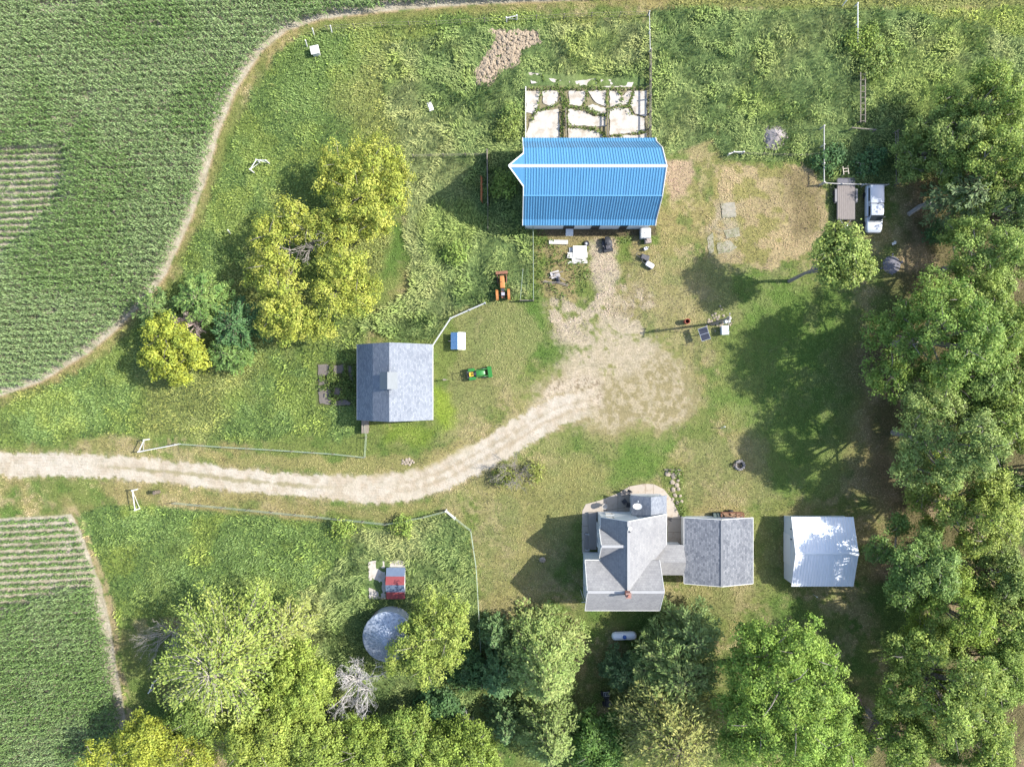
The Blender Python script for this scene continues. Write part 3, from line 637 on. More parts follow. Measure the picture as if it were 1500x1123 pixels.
# lower left grove
frond_tree('ash_tree','airy pale green ash with grey limbs showing through, largest tree of the lower left grove',W(335,962,7.0),12.5,8.4,[(156,180,88),(144,170,80),(168,186,96)],'dome','trees of the lower left grove',330,0.34,0.17,84,0.25,0.30,0.1,bark=DEADW,br=0.055)
frond_tree('ash_tree','airy pale green ash reaching towards the meadow above the grove',W(418,918,5.0),8.5,3.6,[(166,180,98),(156,172,92)],'dome','trees of the lower left grove',90,0.34,0.16,46,0.25,0.18,0.1,bark=DEADW,br=0.05)
tree('boxelder_tree','leafy mid green tree between the pale ash and the bleached dead tree',blob(430,1012,62,6.8,8,3)+[(440,960,24,6.0),(462,985,20,5.4)],[(152,178,78),(140,168,72),(162,184,84)],'trees of the lower left grove')
tree('boxelder_tree','leafy green tree at the bottom edge below the pale ash',blob(378,1084,64,7.4,8,4),[(156,176,80),(144,168,76)],'trees of the lower left grove')
tree('boxelder_tree','leafy green tree at the bottom edge left of the bleached dead tree',blob(462,1094,56,6.6,8,14),[(148,172,80),(138,164,74)],'trees of the lower left grove')
tree('maple_tree','bright yellow-green tree in the bottom left corner of the grove by the corn',blob(208,1086,46,6.5,7,5)+[(150,1105,26,5.5),(255,1098,28,6.0),(290,1110,26,6.0)],YEL2,'trees of the lower left grove')
tree('boxelder_tree','darker green tree behind the pale ash and the yellow tree',blob(282,1052,40,5.5,6,6),[(120,150,72),(132,160,78)],'trees of the lower left grove')
tree('boxelder_tree','green tree at the bottom edge below the bleached dead tree',blob(535,1096,58,5.8,8,7),[(146,172,76),(136,164,74)],'trees of the lower left grove')
tree('boxelder_tree','small green tree right of the bleached dead tree',blob(600,1078,46,5.0,7,8),[(130,162,74),(150,174,84)],'trees of the lower left grove')
tree('boxelder_tree','low green tree at the bottom edge left of the pale spruce',blob(680,1098,54,5.2,8,9),[(142,170,74),(130,158,70)],'trees of the lower left grove')
bare('dead_tree','small leafless tree among the green brush left of the pale spruce',690,1072,4.2,1.9,51,8,3,0.06,trunk=2.2,mat=M('bleached_wood',(0.36,0.345,0.33)))
tree('boxelder_tree','green tree cut by the bottom edge between two low trees left of the spruce',blob(625,1122,52,5.4,8,15),[(150,176,80),(138,166,76)],'trees of the lower left grove')
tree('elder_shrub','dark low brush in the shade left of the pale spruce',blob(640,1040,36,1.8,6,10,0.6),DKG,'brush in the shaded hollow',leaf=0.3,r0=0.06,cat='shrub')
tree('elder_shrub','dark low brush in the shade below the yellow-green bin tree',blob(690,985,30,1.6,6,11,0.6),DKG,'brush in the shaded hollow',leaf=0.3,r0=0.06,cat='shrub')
# spruces by the house
frond_tree('spruce_tree','tall pale green spruce left of the propane tank',W(793,958,3.0),15.0,5.9,[(144,170,94),(132,160,86),(158,178,104)],'cone',None,420,0.36,0.17,92,0.06,0.25,0.1)
frond_tree('spruce_tree','pale green spruce at the bottom edge behind the tallest spruce',W(802,1062,3.0),11.5,5.4,[(142,166,94),(130,156,86)],'cone',None,300,0.36,0.17,84,0.06,0.22,0.1)
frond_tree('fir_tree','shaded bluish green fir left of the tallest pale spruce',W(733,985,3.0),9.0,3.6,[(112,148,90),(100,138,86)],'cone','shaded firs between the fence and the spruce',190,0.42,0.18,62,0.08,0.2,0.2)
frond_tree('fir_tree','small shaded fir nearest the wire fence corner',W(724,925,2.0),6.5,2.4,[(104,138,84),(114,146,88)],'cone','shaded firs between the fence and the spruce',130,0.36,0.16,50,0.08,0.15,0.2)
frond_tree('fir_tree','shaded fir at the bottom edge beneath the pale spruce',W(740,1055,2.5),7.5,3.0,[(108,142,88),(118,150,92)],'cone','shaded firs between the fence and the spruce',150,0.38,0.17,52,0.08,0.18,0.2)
frond_tree('pine_tree','dark green pine spreading beside the propane tank',W(985,975,4.0),9.5,5.3,[(132,158,88),(120,148,82),(148,168,98)],'dome',None,330,0.40,0.15,74,0.15,0.25,0.1)
frond_tree('pine_tree','dark green pine close behind the farmhouse and garage',W(1008,925,4.0),8.5,3.9,[(126,152,88),(116,144,84)],'dome',None,150,0.40,0.15,64,0.15,0.2,0.1)
frond_tree('pine_tree','yellowish green pine with sparse grey limbs at the bottom edge',W(980,1062,6.0),12.0,6.6,[(166,172,98),(152,162,90),(138,154,84)],'dome',None,340,0.40,0.15,66,0.2,0.25,0.1)
tree('boxelder_tree','dark bushy tree between the two spruces at the bottom edge',blob(872,1092,48,4.2,7,12),[(106,144,66),(94,132,62)],leaf=0.3)
frond_tree('pine_tree','low dark pine boughs just below the propane tank',W(908,978,2.0),5.0,2.5,[(98,128,80),(110,138,86)],'dome',None,110,0.38,0.15,56,0.15,0.25,0.1)
# big maple
tree('maple_tree','largest bright green tree, rounded, below the garage',[(1120,950,38,11,0.8),(1172,952,42,11.5,0.8),(1092,990,34,10,0.8),(1140,1000,50,13,0.8),(1196,1000,40,11.5,0.8),(1215,1045,38,10.5,0.8),(1160,1050,50,12.5,0.8),(1110,1050,42,11,0.8),(1140,1098,46,11,0.8),(1200,1092,44,10.5,0.8),(1076,1030,24,9,0.8),(1082,1090,30,9.5,0.8),(1240,1090,28,9,0.8),(1098,935,24,9,0.8),(1205,962,24,9.5,0.8)],[(138,174,74),(126,164,70),(150,182,82),(116,152,64)],r0=0.38)
# east grove
E='trees of the grove along the right edge'
def grove(lab,px,py,r,h,n,seed,cols,nm='boxelder_tree',**k):
    rnd=random.Random(seed); L=[]; N=n+8; kk=1-h/H
    for j in range(N):
        t=2.39996*j+rnd.uniform(-.4,.4); q=r*1.12*math.sqrt((j+.3)/N)*rnd.uniform(.8,1.15); f=q/(r*1.12); hh=h*(1.12-0.62*f**1.6)+rnd.uniform(-1.2,1.0)
        L.append((CX+(px+q*math.cos(t)-CX)*kk/(1-hh/H)*1.0, CY+(py+q*math.sin(t)-CY)*kk/(1-hh/H), r*rnd.uniform(.25,.42), max(2.0,hh), .75))
    k.setdefault('gap',0.68); return tree(nm,lab,L,cols,E,r0=0.3,**k)
grove('dark green tree at the top of the right grove beside the tall weeds',1404,200,56,6.5,7,61,GRN2,gap=0.5)
grove('green tree in the upper right corner of the grove, cut by the frame',1462,150,56,8.0,7,62,GRN,gap=0.45)
grove('mid green tree on the right edge with a dark limb showing',1472,232,52,8.5,7,63,GRN,gap=0.45)
frond_tree('willow_tree','greyish green feathery tree above the fallen log',W(1415,285,5.0),8.0,4.2,[(128,154,100),(116,144,94)],'dome',E,120,0.4,0.14,54,0.25,0.22,0.15)
grove('low shaded tree at the fence corner beside the pickup',1356,222,28,4.0,6,64,GRN2,gap=0.5)
grove('bright leafed tree on the right edge level with the lone lawn tree',1462,372,56,9.5,7,65,[(140,170,82),(126,158,76),(150,178,92)])
grove('widest green tree of the grove, reaching furthest over the shaded lawn',1424,492,80,14.5,10,66,[(128,164,74),(116,152,70),(142,172,84)])
grove('green tree behind the widest one on the right edge',1478,470,50,11,7,67,GRN)
grove('pale leafed tree in the middle of the grove',1418,650,68,14,9,68,[(142,170,92),(130,160,86),(152,176,100)])
grove('green tree on the right edge beside the pale leafed tree',1480,610,48,11,7,69,GRN)
grove('yellowish green tree right of the white shed',1452,752,58,11.5,8,70,[(154,176,80),(140,166,74),(160,180,90)])
grove('shaded green tree nearest the white shed',1366,842,54,11.2,8,71,[(120,154,78),(108,142,74),(132,164,84)])
grove('green tree below the shaded one, half hidden at the frame edge',1478,850,44,9.0,7,72,GRN2)
grove('bright green tree in the lower right between the shed and the corner',1418,908,58,10.5,8,73,[(148,176,74),(136,166,70)])
grove('large green tree in the bottom right corner',1402,1022,80,12,9,74,GRN)
grove('green tree cut by the bottom right corner of the frame',1475,1000,52,11,7,75,[(140,170,80),(126,158,74)])
grove('green tree at the bottom edge next to the largest bright tree',1330,1092,44,9,7,76,[(130,162,72),(142,170,80)])
grove('round green tree at the bottom edge near the right corner',1452,1100,50,10,7,77,GRN)
grove('tree on the right edge between the willow and the bright leafed tree',1490,305,36,8,6,78,GRN3)
grove('green tree on the right edge between the two yellowish crowns',1506,545,56,10.5,7,79,GRN)
grove('green tree cut by the right edge opposite the white shed',1512,700,50,10,7,80,GRN2)
grove('green tree cut by the right edge above the corner tree',1514,920,52,10.5,7,81,GRN)
grove('leafy tree filling the gap behind the pale leafed tree',1440,560,46,10,7,82,[(134,166,84),(122,154,78)])
# brush under the grove and in lots
for k,(px,py,r,lab,c) in enumerate([(1345,250,15,'low bush beside the fallen log and the fence rail',GRN2),(1378,340,18,'low bush on the ground below the fallen log',DKG),(1262,60,20,'leafy dark bush beside the white rail in the top right lot',GRN),(1285,95,22,'pale green bush in the tall weeds right of the white rail',GRN2),
      (742,190,16,'round bush by the northwest corner of the cracked concrete lot',[(138,160,84),(128,150,78)]),(748,168,14,'dark bush above the northwest corner of the concrete lot',GRN2),(668,372,15,'bright leafy bush in the weeds left of the orange tractor',[(142,172,84),(132,164,80)]),(740,272,18,'leafy bush in the barn shadow against its west wall',GRN),(1215,235,20,'leafy vine heap in the fenced corner by the trailer',DKG),(1275,238,20,'leafy brush behind the pickup inside the rail fence',DKG),(500,775,14,'leafy bush on the wire fence left of the striped hut',GRN),(590,772,14,'leafy bush on the wire fence above the striped hut',GRN)]):
    tree('leafy_bush',lab,[(px,py,r,0.9,0.6),(px+r*0.6,py-r*0.4,r*0.6,0.8,0.6),(px-r*0.6,py+r*0.3,r*0.65,0.7,0.6)],c,'bushes in the overgrown lots',leaf=0.26,r0=0.05,per=10,cat='bush')
# ------------------------------------------------------------------ buildings
px2 = lambda v: v*S
def V3(*a): return tuple(a)
def gable(root, name, mat, x0,x1,y0,y1, ze, zr, axis, xr=None, t=0.14, cap=None, world=True, parent=None):
    """two roof planes as one roof mesh; axis = direction of the ridge"""
    mb = MB()
    if axis == 'y':
        xr = (x0+x1)/2 if xr is None else xr
        mb.slab([(x0,y0,ze),(xr,y0,zr),(xr,y1,zr),(x0,y1,ze)],t); mb.slab([(xr+.002,y0,zr),(x1,y0,ze),(x1,y1,ze),(xr+.002,y1,zr)],t)
    else:
        yr = (y0+y1)/2 if xr is None else xr
        mb.slab([(x0,y0,ze),(x1,y0,ze),(x1,yr,zr),(x0,yr,zr)],t); mb.slab([(x0,yr+.002,zr),(x1,yr+.002,zr),(x1,y1,ze),(x0,y1,ze)],t)
    return part(name, mb, mat, parent or root, world)
def pent(root, name, mat, prof, a0, a1, axis, parent=None):
    """wall volume with the given gable profile"""
    mb = MB(); n = len(prof)
    if axis == 'y': vs = [(u,a0,z) for u,z in prof]+[(u,a1,z) for u,z in prof]
    else: vs = [(a0,u,z) for u,z in prof]+[(a1,u,z) for u,z in prof]
    mb.add(vs, [tuple(range(n-1,-1,-1)), tuple(range(n,2*n))]+[(i,(i+1)%n,n+(i+1)%n,n+i) for i in range(n)])
    return part(name, mb, mat, parent or root, True)
def window(root, c, w, h, face, parent=None):
    """face: 'n','s','e','w' wall normal; frame with a pane"""
    x,y,z = c; f=MB(); g=MB(); d=0.05
    if face in 'ns':
        s = 1 if face=='n' else -1
        for dx in (-w/2,w/2): f.box(x+dx-.05,x+dx+.05,min(y,y+s*d),max(y,y+s*d),z-h/2-.05,z+h/2+.05)
        for dz in (-h/2,0,h/2): f.box(x-w/2+.05,x+w/2-.05,min(y,y+s*d),max(y,y+s*d),z+dz-.04,z+dz+.04)
        g.box(x-w/2,x+w/2,min(y,y+s*.02),max(y,y+s*.02),z-h/2,z+h/2)
    else:
        s = 1 if face=='e' else -1
        for dy in (-w/2,w/2): f.box(min(x,x+s*d),max(x,x+s*d),y+dy-.05,y+dy+.05,z-h/2-.05,z+h/2+.05)
        for dz in (-h/2,0,h/2): f.box(min(x,x+s*d),max(x,x+s*d),y-w/2+.05,y+w/2-.05,z+dz-.04,z+dz+.04)
        g.box(min(x,x+s*.02),max(x,x+s*.02),y-w/2,y+w/2,z-h/2,z+h/2)
    o = part('window', f, WHITE, root, True); part('pane', g, GLASS, o, True); return o
def roofbands(name, base, rough=0.35, metal=0.25):
    return M(name, base, rough, 0.05, 0.7, metal, stain=sc(base,0.86), stain_amt=0.15, stain_scale=0.6)
# --- blue barn
BLUE = M('blue_painted_metal', (0.060,0.185,0.320), 0.5, 0.11, 1.0, 0.0, stain=(0.052,0.150,0.255), stain_amt=0.12, stain_scale=0.7, stretch=(2.6,0.12,0.12)); PALEM = M('pale_blue_trim', (0.38,0.48,0.58), 0.5, 0.06, 2)
X0,X1,Yc = 15.5*S, 201*S, 283.3*S
barn = thing('barn','large gambrel barn with a bright blue ribbed metal roof and a pointed hay hood','barn',((X0+X1)/2,Yc,0))
prof = [(-5.1,3.45),(-4.5,3.98),(-2.66,7.25),(0,9.4),(2.66,7.25),(4.5,3.98),(5.1,3.45)]
pent(barn,'wall',SIDING,[(Yc-4.75,0),(Yc-4.75,3.55),(Yc-2.5,7.0),(Yc,9.15),(Yc+2.5,7.0),(Yc+4.75,3.55),(Yc+4.75,0)],X0+.3,X1-.3,'x')
rb = MB()
for (u0,z0),(u1,z1) in zip(prof[:-1],prof[1:]):
    if z1 > z0: rb.ribbed((X0,Yc+u0,z0),(X1,Yc+u0,z0),(X1,Yc+u1,z1),(X0,Yc+u1,z1),0.30,0.045)
    else: rb.ribbed((X0,Yc+u1,z1),(X1,Yc+u1,z1),(X1,Yc+u0,z0),(X0,Yc+u0,z0),0.30,0.045)
roof = part('roof', rb, BLUE, barn, True)
hb = MB()
for s in (-1,1):
    hb.slab([(X0,Yc+s*1.75,8.02),(X0,Yc,9.42),(X0-1.62,Yc,9.42)],0.05)
part('hay_hood', hb, BLUE, barn, True)
tb = MB()
for s in (-1,1):
    tb.beam((X0-1.66,Yc,9.42),(X0-.02,Yc+s*1.82,7.97),0.12,0.12); tb.beam((X0-.03,Yc+s*1.82,7.97),(X0-.03,Yc+s*2.66,7.28),0.09,0.14)
    tb.beam((X0-.04,Yc+s*2.66,7.28),(X0-.04,Yc+s*4.5,4.0),0.09,0.14); tb.beam((X0-.05,Yc+s*4.5,4.0),(X0-.05,Yc+s*5.1,3.47),0.09,0.14)
    tb.beam((X1+.04,Yc,9.42),(X1+.04,Yc+s*2.66,7.28),0.09,0.14); tb.beam((X1+.05,Yc+s*2.66,7.28),(X1+.05,Yc+s*4.5,4.0),0.09,0.14); tb.beam((X1+.06,Yc+s*4.5,4.0),(X1+.06,Yc+s*5.1,3.47),0.09,0.14)
half=len(tb.v)//2
for s in (0,1):
    q=MB(); q.v=[v for v in tb.v if (v[0]>(X0+X1)/2)==bool(s)]; ix={}; k=0
    for i,v in enumerate(tb.v):
        if (v[0]>(X0+X1)/2)==bool(s): ix[i]=k; k+=1
    q.f=[tuple(ix[i] for i in f) for f in tb.f if f[0] in ix]; part('rake_trim', q, WHITE, barn, True)
rc = MB(); rc.slab([(X0-1.6,Yc-.17,9.36),(X0-1.6,Yc,9.50),(X1+.1,Yc,9.50),(X1+.1,Yc-.17,9.36)],0.03); rc.slab([(X0-1.6,Yc+.002,9.50),(X0-1.6,Yc+.17,9.36),(X1+.1,Yc+.17,9.36),(X1+.1,Yc+.002,9.50)],0.03)
part('ridge_cap', rc, PALEM, barn, True)
fb = MB()
fb.beam((X0,Yc-2.66,7.31),(X1,Yc-2.66,7.31),0.10,0.04)
part('break_flashing', fb, M('blue_flashing',(0.07,0.22,0.38),0.5,0.05,2), barn, True)
for a,b in ():
    sk = MB(); xa,xb = X0+(X1-X0)*a, X0+(X1-X0)*b
    sk.slab([(xa,Yc+4.45,4.2),(xb,Yc+4.45,4.2),(xb,Yc+3.2,6.43),(xa,Yc+3.2,6.43)],0.02); part('skylight_panel', sk, M('fibreglass_panel',(0.17,0.30,0.40),0.5,0.5,5), barn, True, label='pale translucent panel in the north roof slope')
ys = Yc-4.75
for px in (798,855,898,944): x,_=W(px,336,2.4); window(barn,(x,ys,2.45),1.0,0.8,'s')
for px,wd in ((833,1.3),(872,1.0),(913,0.9)):
    x,_=W(px,336,1); d=MB(); d.box(x-wd/2,x+wd/2,ys-.06,ys,0.05,2.25); part('door',d,M('dark_doorway',(0.03,0.028,0.026),0.9,0.2,3),barn,True)
for (y,z) in ((Yc,7.6),): 
    d=MB(); d.box(X0+.24,X0+.3,y-.8,y+.8,z-1.0,z+.6); part('hay_door',d,M('blue_door',(0.05,0.16,0.4),0.6,0.1,3),barn,True)
for yy in (Yc-2.5,Yc,Yc+2.5): window(barn,(X0+.3,yy,2.2),0.9,0.8,'w')
d=MB(); d.box(X1-.3,X1-.22,Yc-1.6,Yc+1.6,0.05,3.2); part('sliding_door',d,M('white_sliding_door',(0.6,0.61,0.62),0.6,0.08,3),barn,True)
# --- concrete lots
def rough(p):
    rnd=random.Random(int(p[0][0]*7+p[0][1]*13)); out=[]
    for (a,b),(c,d) in zip(p,p[1:]+p[:1]):
        n=max(1,int(math.hypot(c-a,d-b)/4.0))
        for k in range(n): out.append((a+(c-a)*k/n+(rnd.uniform(-.8,.8) if k else 0),b+(d-b)*k/n+(rnd.uniform(-.8,.8) if k else 0)))
    return out
def cracked(name, polys, z, mat, t=0.12):
    mb = MB()
    for p in polys: mb.prism([W(x,y) for x,y in reversed(rough(p))], z-t, z)
    return tag(part(name, mb, mat, None), kind='structure')
LOT = [[(771,134),(791,134),(787,160),(783,168),(771,165)],[(794,134),(818,134),(816,150),(806,157),(796,152)],[(786,164),(818,160),(820,202),(820,221),(771,221),(771,196),(777,176)],
       [(833,134),(858,134),(856,148),(851,156),(834,154)],[(861,134),(887,133),(887,156),(872,150)],[(832,160),(856,164),(868,171),(887,172),(887,186),(832,184)],[(858,156),(868,153),(887,160),(887,169),(872,168)],[(832,188),(856,190),(878,193),(887,204),(887,221),(832,221)],
       [(893,134),(903,134),(910,142),(920,134),(926,134),(920,153),(908,155),(893,158)],[(893,161),(908,158),(921,160),(926,168),(944,174),(944,192),(930,195),(910,196),(893,198)],[(929,134),(947,133),(947,171),(930,167),(923,154)],[(893,202),(912,199),(932,199),(947,195),(947,221),(893,221)],
       [(774,107),(794,108),(794,120),(778,123)],[(799,114),(815,117),(813,123),(803,122)],[(818,118),(846,119),(872,116),(875,127),(848,126),(822,124)],[(880,117),(905,119),(928,121),(925,128),(882,128)]]
cracked('concrete_lot', LOT, 0.10, CONC)
PAD = [[(466,534),(486,534),(484,549),(466,552)],[(489,536),(505,533),(502,546),(488,548)],[(466,555),(479,553),(480,563),(467,565)],[(509,536),(518,536),(517,558),(513,556)],[(466,567),(484,566),(485,592),(469,591)],[(490,568),(501,569),(497,578),(490,578)],[(492,588),(505,585),(514,590),(512,593),(490,593)]]
cracked('concrete_pad', PAD, 0.10, CONCG)
FLOOR = [[(1056,298),(1076,297),(1078,318),(1058,320)]]
cracked('old_foundation', FLOOR, 0.10, M('lichened_concrete',A(188,182,164),0.9,0.2,3,bmp=0.3,stain=A(140,140,105),stain_amt=0.5))
RUB = [[(1050,356),(1068,352),(1080,362),(1068,370),(1052,372)],[(1036,348),(1044,340),(1046,368),(1038,372)],[(1060,338),(1082,333),(1084,346),(1064,350)]]
cracked('foundation_rubble', RUB, 0.07, M('rubble_crust',A(190,184,160),0.95,0.25,5,bmp=0.6,stain=A(140,145,100),stain_amt=0.6))
# weeds growing in the cracks
def crackweeds(name, lines, label, n, h=0.45, spread=1.25, cols=((134,160,78),(116,146,70),(154,172,90)), L=0.30):
    rng=np.random.default_rng(len(lines)*13+n); PX=[];PY=[]
    for l in lines:
        l=np.array(l,float); seg=np.linalg.norm(np.diff(l,axis=0),axis=1); tot=seg.sum(); m=int(n*tot/100)
        t=rng.random(m)*tot; k=np.searchsorted(np.cumsum(seg),t).clip(0,len(seg)-1); u=(t-(np.cumsum(seg)-seg)[k])/seg[k]
        p=l[k]+(l[k+1]-l[k])*u[:,None]+rng.normal(size=(m,2))*spread; PX.append(p[:,0]);PY.append(p[:,1])
    px=np.concatenate(PX);py=np.concatenate(PY);m=len(px); x,y=(px-CX)*S,(CY-py)*S
    P=np.stack([x,y,0.08+h*rng.random(m)**1.5],-1); N=unit(np.array([0,0,1.0])+rng.normal(size=(m,3))*0.5)
    c=np.array([A(*q) for q in cols])[rng.integers(0,len(cols),m)]*(0.8+0.5*rng.random((m,1)))
    Vv=kites(P,N,L*(0.6+0.7*rng.random(m)),L*0.55,rng)
    return tag(link(name,npmesh(name,Vv.reshape(-1,3),np.arange(4*m).reshape(m,4),LEAF,np.repeat(c,4,0))),label,'weeds',kind='stuff')
crackweeds('crack_weeds',[[(772,130),(800,131),(830,130),(888,131),(945,130)],[(792,134),(788,160),(778,178)],[(788,162),(808,158),(820,152)],[(818,134),(826,150),(824,172),(822,205)],[(823,134),(831,150),(830,170),(831,185)],[(832,157),(856,160),(888,171)],[(860,134),(856,155),(872,168)],[(832,186),(870,190),(888,200)],[(888,134),(890,160),(889,176)],[(904,134),(911,143),(908,156)],[(926,134),(921,155),(925,168)],[(893,160),(921,157)],[(895,200),(912,200)],[(893,210),(925,212)],[(795,110),(797,122)],[(816,117),(816,124)],[(876,116),(877,127)],[(835,208),(885,206)],[(826,205),(826,218)],[(926,197),(946,194)]],'leafy green weeds growing out of the cracks of the concrete lot',190,0.45,1.5)
crackweeds('pad_weeds',[[(486,534),(486,565)],[(466,553),(515,560)],[(506,534),(508,560),(505,582)],[(466,566),(500,567)],[(487,567),(489,592)],[(504,570),(518,580)],[(495,582),(515,570)],[(520,535),(521,592)]],'green weeds between the broken slabs beside the little gambrel barn',420,0.45,3.0)
crackweeds('yard_weeds',[[(788,340),(790,438)],[(800,385),(830,380),(842,400),(836,425)],[(795,350),(815,365),(800,400)],[(840,385),(858,390),(855,430)],[(905,355),(922,350)],[(800,420),(830,436)]],'leafy weeds among the scrap south of the blue barn',170,0.5,4.0)
# lot fences
def fence(name,label,pts,cat='fence',ph=1.3,pr=0.055,rails=(0.6,1.1),rr=0.025,step=28,mat=WOODM,rail_mat=None,board=None,group=None,closed=False):
    o = thing(name,label,cat,(*W(*pts[0]),0),0,group); ox,oy=W(*pts[0]); rb=MB(); rn='board' if board else ('wire' if rr<0.02 else 'rail')
    P=[(W(*p)[0]-ox,W(*p)[1]-oy) for p in pts]
    posts=[]
    for (a,b),(a2,b2) in zip(P[:-1],P[1:]):
        L=math.hypot(a2-a,b2-b); n=max(1,round(L/(step*S)))
        for k in range(n): posts.append((a+(a2-a)*k/n,b+(b2-b)*k/n))
        for z in rails:
            if board: rb.beam((a,b,z),(a2,b2,z),board[0],board[1])
            else: rb.tube([(a,b,z),(a2,b2,z)],rr,6)
    posts.append(P[-1])
    for (a,b) in posts:
        m=MB(); m.tube([(a,b,-.2),(a,b,ph)],pr,8); part('post',m,mat,o)
    part(rn,rb,rail_mat or mat,o); return o
fence('board_fence','weathered plank fence along the east side of the concrete lot',[(950.5,212),(951,80)],'fence',1.4,0.09,(0.5,1.2),0.03,24,board=(0.05,0.2))
fence('board_fence','low white board edging along the west side of the concrete lot',[(770,222),(770,132)],'fence',0.9,0.06,(0.3,0.7),0.03,30,mat=WHITE,board=(0.08,0.16))
fence('board_fence','short plank divider on the concrete lot, left one',[(829,221),(828,164)],'fence',1.0,0.06,(0.35,0.8),0.03,22,board=(0.06,0.2))
fence('board_fence','short plank divider on the concrete lot, right one',[(889,221),(889,166)],'fence',1.0,0.06,(0.35,0.8),0.03,22,board=(0.06,0.2))
fence('rail_fence','single white rail with posts continuing north from the plank fence',[(950,78),(949,24)],'fence',1.2,0.06,(1.0,),0.03,26,mat=WHITE)
fence('plank_wall','tall weathered plank fence in the barn shadow near the weeds',[(714,226),(715,302)],'fence',1.7,0.09,(0.3,0.6,0.9,1.2,1.5),0.03,25,board=(0.08,0.24))
g=thing('gate','rusty orange tube gate leaning beside the tall plank fence','gate',(*W(707,280),0)); gm=MB()
for dy in (-1.45,1.45): gm.tube([(0,dy,0.1),(-.15,dy,1.35)],0.05,6)
for z in (0.15,0.75,1.33): gm.tube([(-.15*z/1.35,-1.45,z),(-.15*z/1.35,1.45,z)],0.045,6)
part('gate_frame',gm,M('orange_rust',(0.30,0.10,0.035),0.8,0.25,5),g)
fence('wire_fence','wire fence with a few posts running west from the tall plank fence',[(714,229),(650,230),(606,231)],'fence',1.2,0.06,(0.5,0.85,1.15),0.014,34)
fence('wire_fence','wire fence running south in the barn shadow from the tall plank fence',[(715,304),(715,336)],'fence',1.2,0.05,(0.5,0.85,1.15),0.014,20)
PG=M('pale_green_weathered_wire',(0.22,0.27,0.20),0.7,0.15,4)
fence('wire_fence','long pale wire fence along the north side of the driveway up to the little barn',[(262,649),(330,654),(400,658),(490,664),(536,669),(538,640),(537,622)],'fence',1.2,0.05,(0.35,0.75,1.15),0.016,34,rail_mat=PG)
fence('wire_fence','long pale wire fence around the lower lot, south of the driveway and past the bin',[(258,735),(330,742),(400,749),(500,759),(566,766),(620,756),(655,747)],'fence',1.2,0.05,(0.35,0.75,1.15),0.016,34,rail_mat=PG)
fence('wire_fence','pale wire fence along the east side of the lower lot by the lawn',[(667,757),(690,775),(698,830),(702,900),(705,960),(706,1003)],'fence',1.2,0.05,(0.35,0.75,1.15),0.018,34,rail_mat=PG)
fence('corner_brace','short white brace panel at the northeast corner of the lower lot',[(654,746),(667,757)],'fence',1.3,0.09,(0.5,1.2),0.05,30,mat=WHITE)
fence('rail_fence','white double rail fence from the little barn towards the orange tractor',[(634,508),(661,467),(688,455),(711,445)],'fence',1.3,0.08,(0.5,0.9,1.25),0.035,34,mat=M('silver_pipe',(0.30,0.31,0.31),0.5,0.1,4))
fence('wire_fence','tall pale mesh fence running south from the barn corner to the yard gate',[(780.5,335),(781,440)],'fence',1.5,0.05,(0.4,0.8,1.15,1.45),0.026,24,rail_mat=PG)
fence('plank_gate','low grey plank gate closing the pen by the orange tractor','' or [(762,441),(781,441)],'gate',1.2,0.07,(0.3,0.6,0.95),0.03,40,board=(0.06,0.18))
fence('wire_fence','short wire fence on the left side of the pen by the orange tractor',[(766,396),(762,440)],'fence',1.2,0.05,(0.4,0.8,1.15),0.024,30,rail_mat=PG)
fence('rail_fence','long white rail of the fenced corner, left of the trailer',[(1200.5,190),(1200.5,271)],'fence',1.4,0.10,(1.25,),0.07,26,mat=M('white_worn_rail',(0.31,0.30,0.28),0.8,0.15,5))
fence('rail_fence','white rail behind the trailer and pickup',[(1203,271.5),(1228,273),(1294,274)],'fence',1.2,0.07,(1.0,),0.06,32,mat=_mc['white_worn_rail'])
fence('rail_fence','grey rail on the right side of the fenced corner, behind the pickup',[(1308,196),(1309,240),(1309,272)],'fence',1.3,0.07,(0.6,1.1),0.06,26)
fence('rail_fence','short grey rail lying across the top of the fenced corner',[(1242,192),(1276,195)],'fence',1.2,0.07,(1.1,),0.08,30)
fence('rail_fence','upright white rail in the tall weeds at the top right',[(1250,12),(1250,68)],'fence',1.2,0.07,(1.1,),0.07,30,mat=WHITE)
fence('wire_fence','faint wire fence in the weeds along the top cornfield margin',[(480,45),(560,40),(640,38),(745,32),(866,26),(948,24)],'fence',1.2,0.05,(0.5,1.1),0.012,40)
fence('wire_fence','wire fence along the top of the dry patch with short white posts',[(1068,227),(1087,227),(1145,229),(1170,230),(1196,228)],'fence',1.0,0.06,(0.5,0.9),0.012,27,rail_mat=WOODM)
f=thing('feed_rack','long ladder-like grey hay rack in the weeds of the top right lot','hay rack',(*W(1258,148),0)); fm=MB()
for dx in (-.28,.28): fm.beam((dx,-3,1.0),(dx,3,1.0),0.1,0.1)
for k in range(9): fm.beam((-.28,-2.8+k*.7,1.02),(.28,-2.8+k*.7,1.02),0.06,0.06)
part('rack',fm,WOODM,f)
for dx in (-.28,.28):
    for dy in (-2.8,2.8): m=MB(); m.beam((dx,dy,0),(dx,dy,.95),0.1,0.1); part('leg',m,WOODM,f)
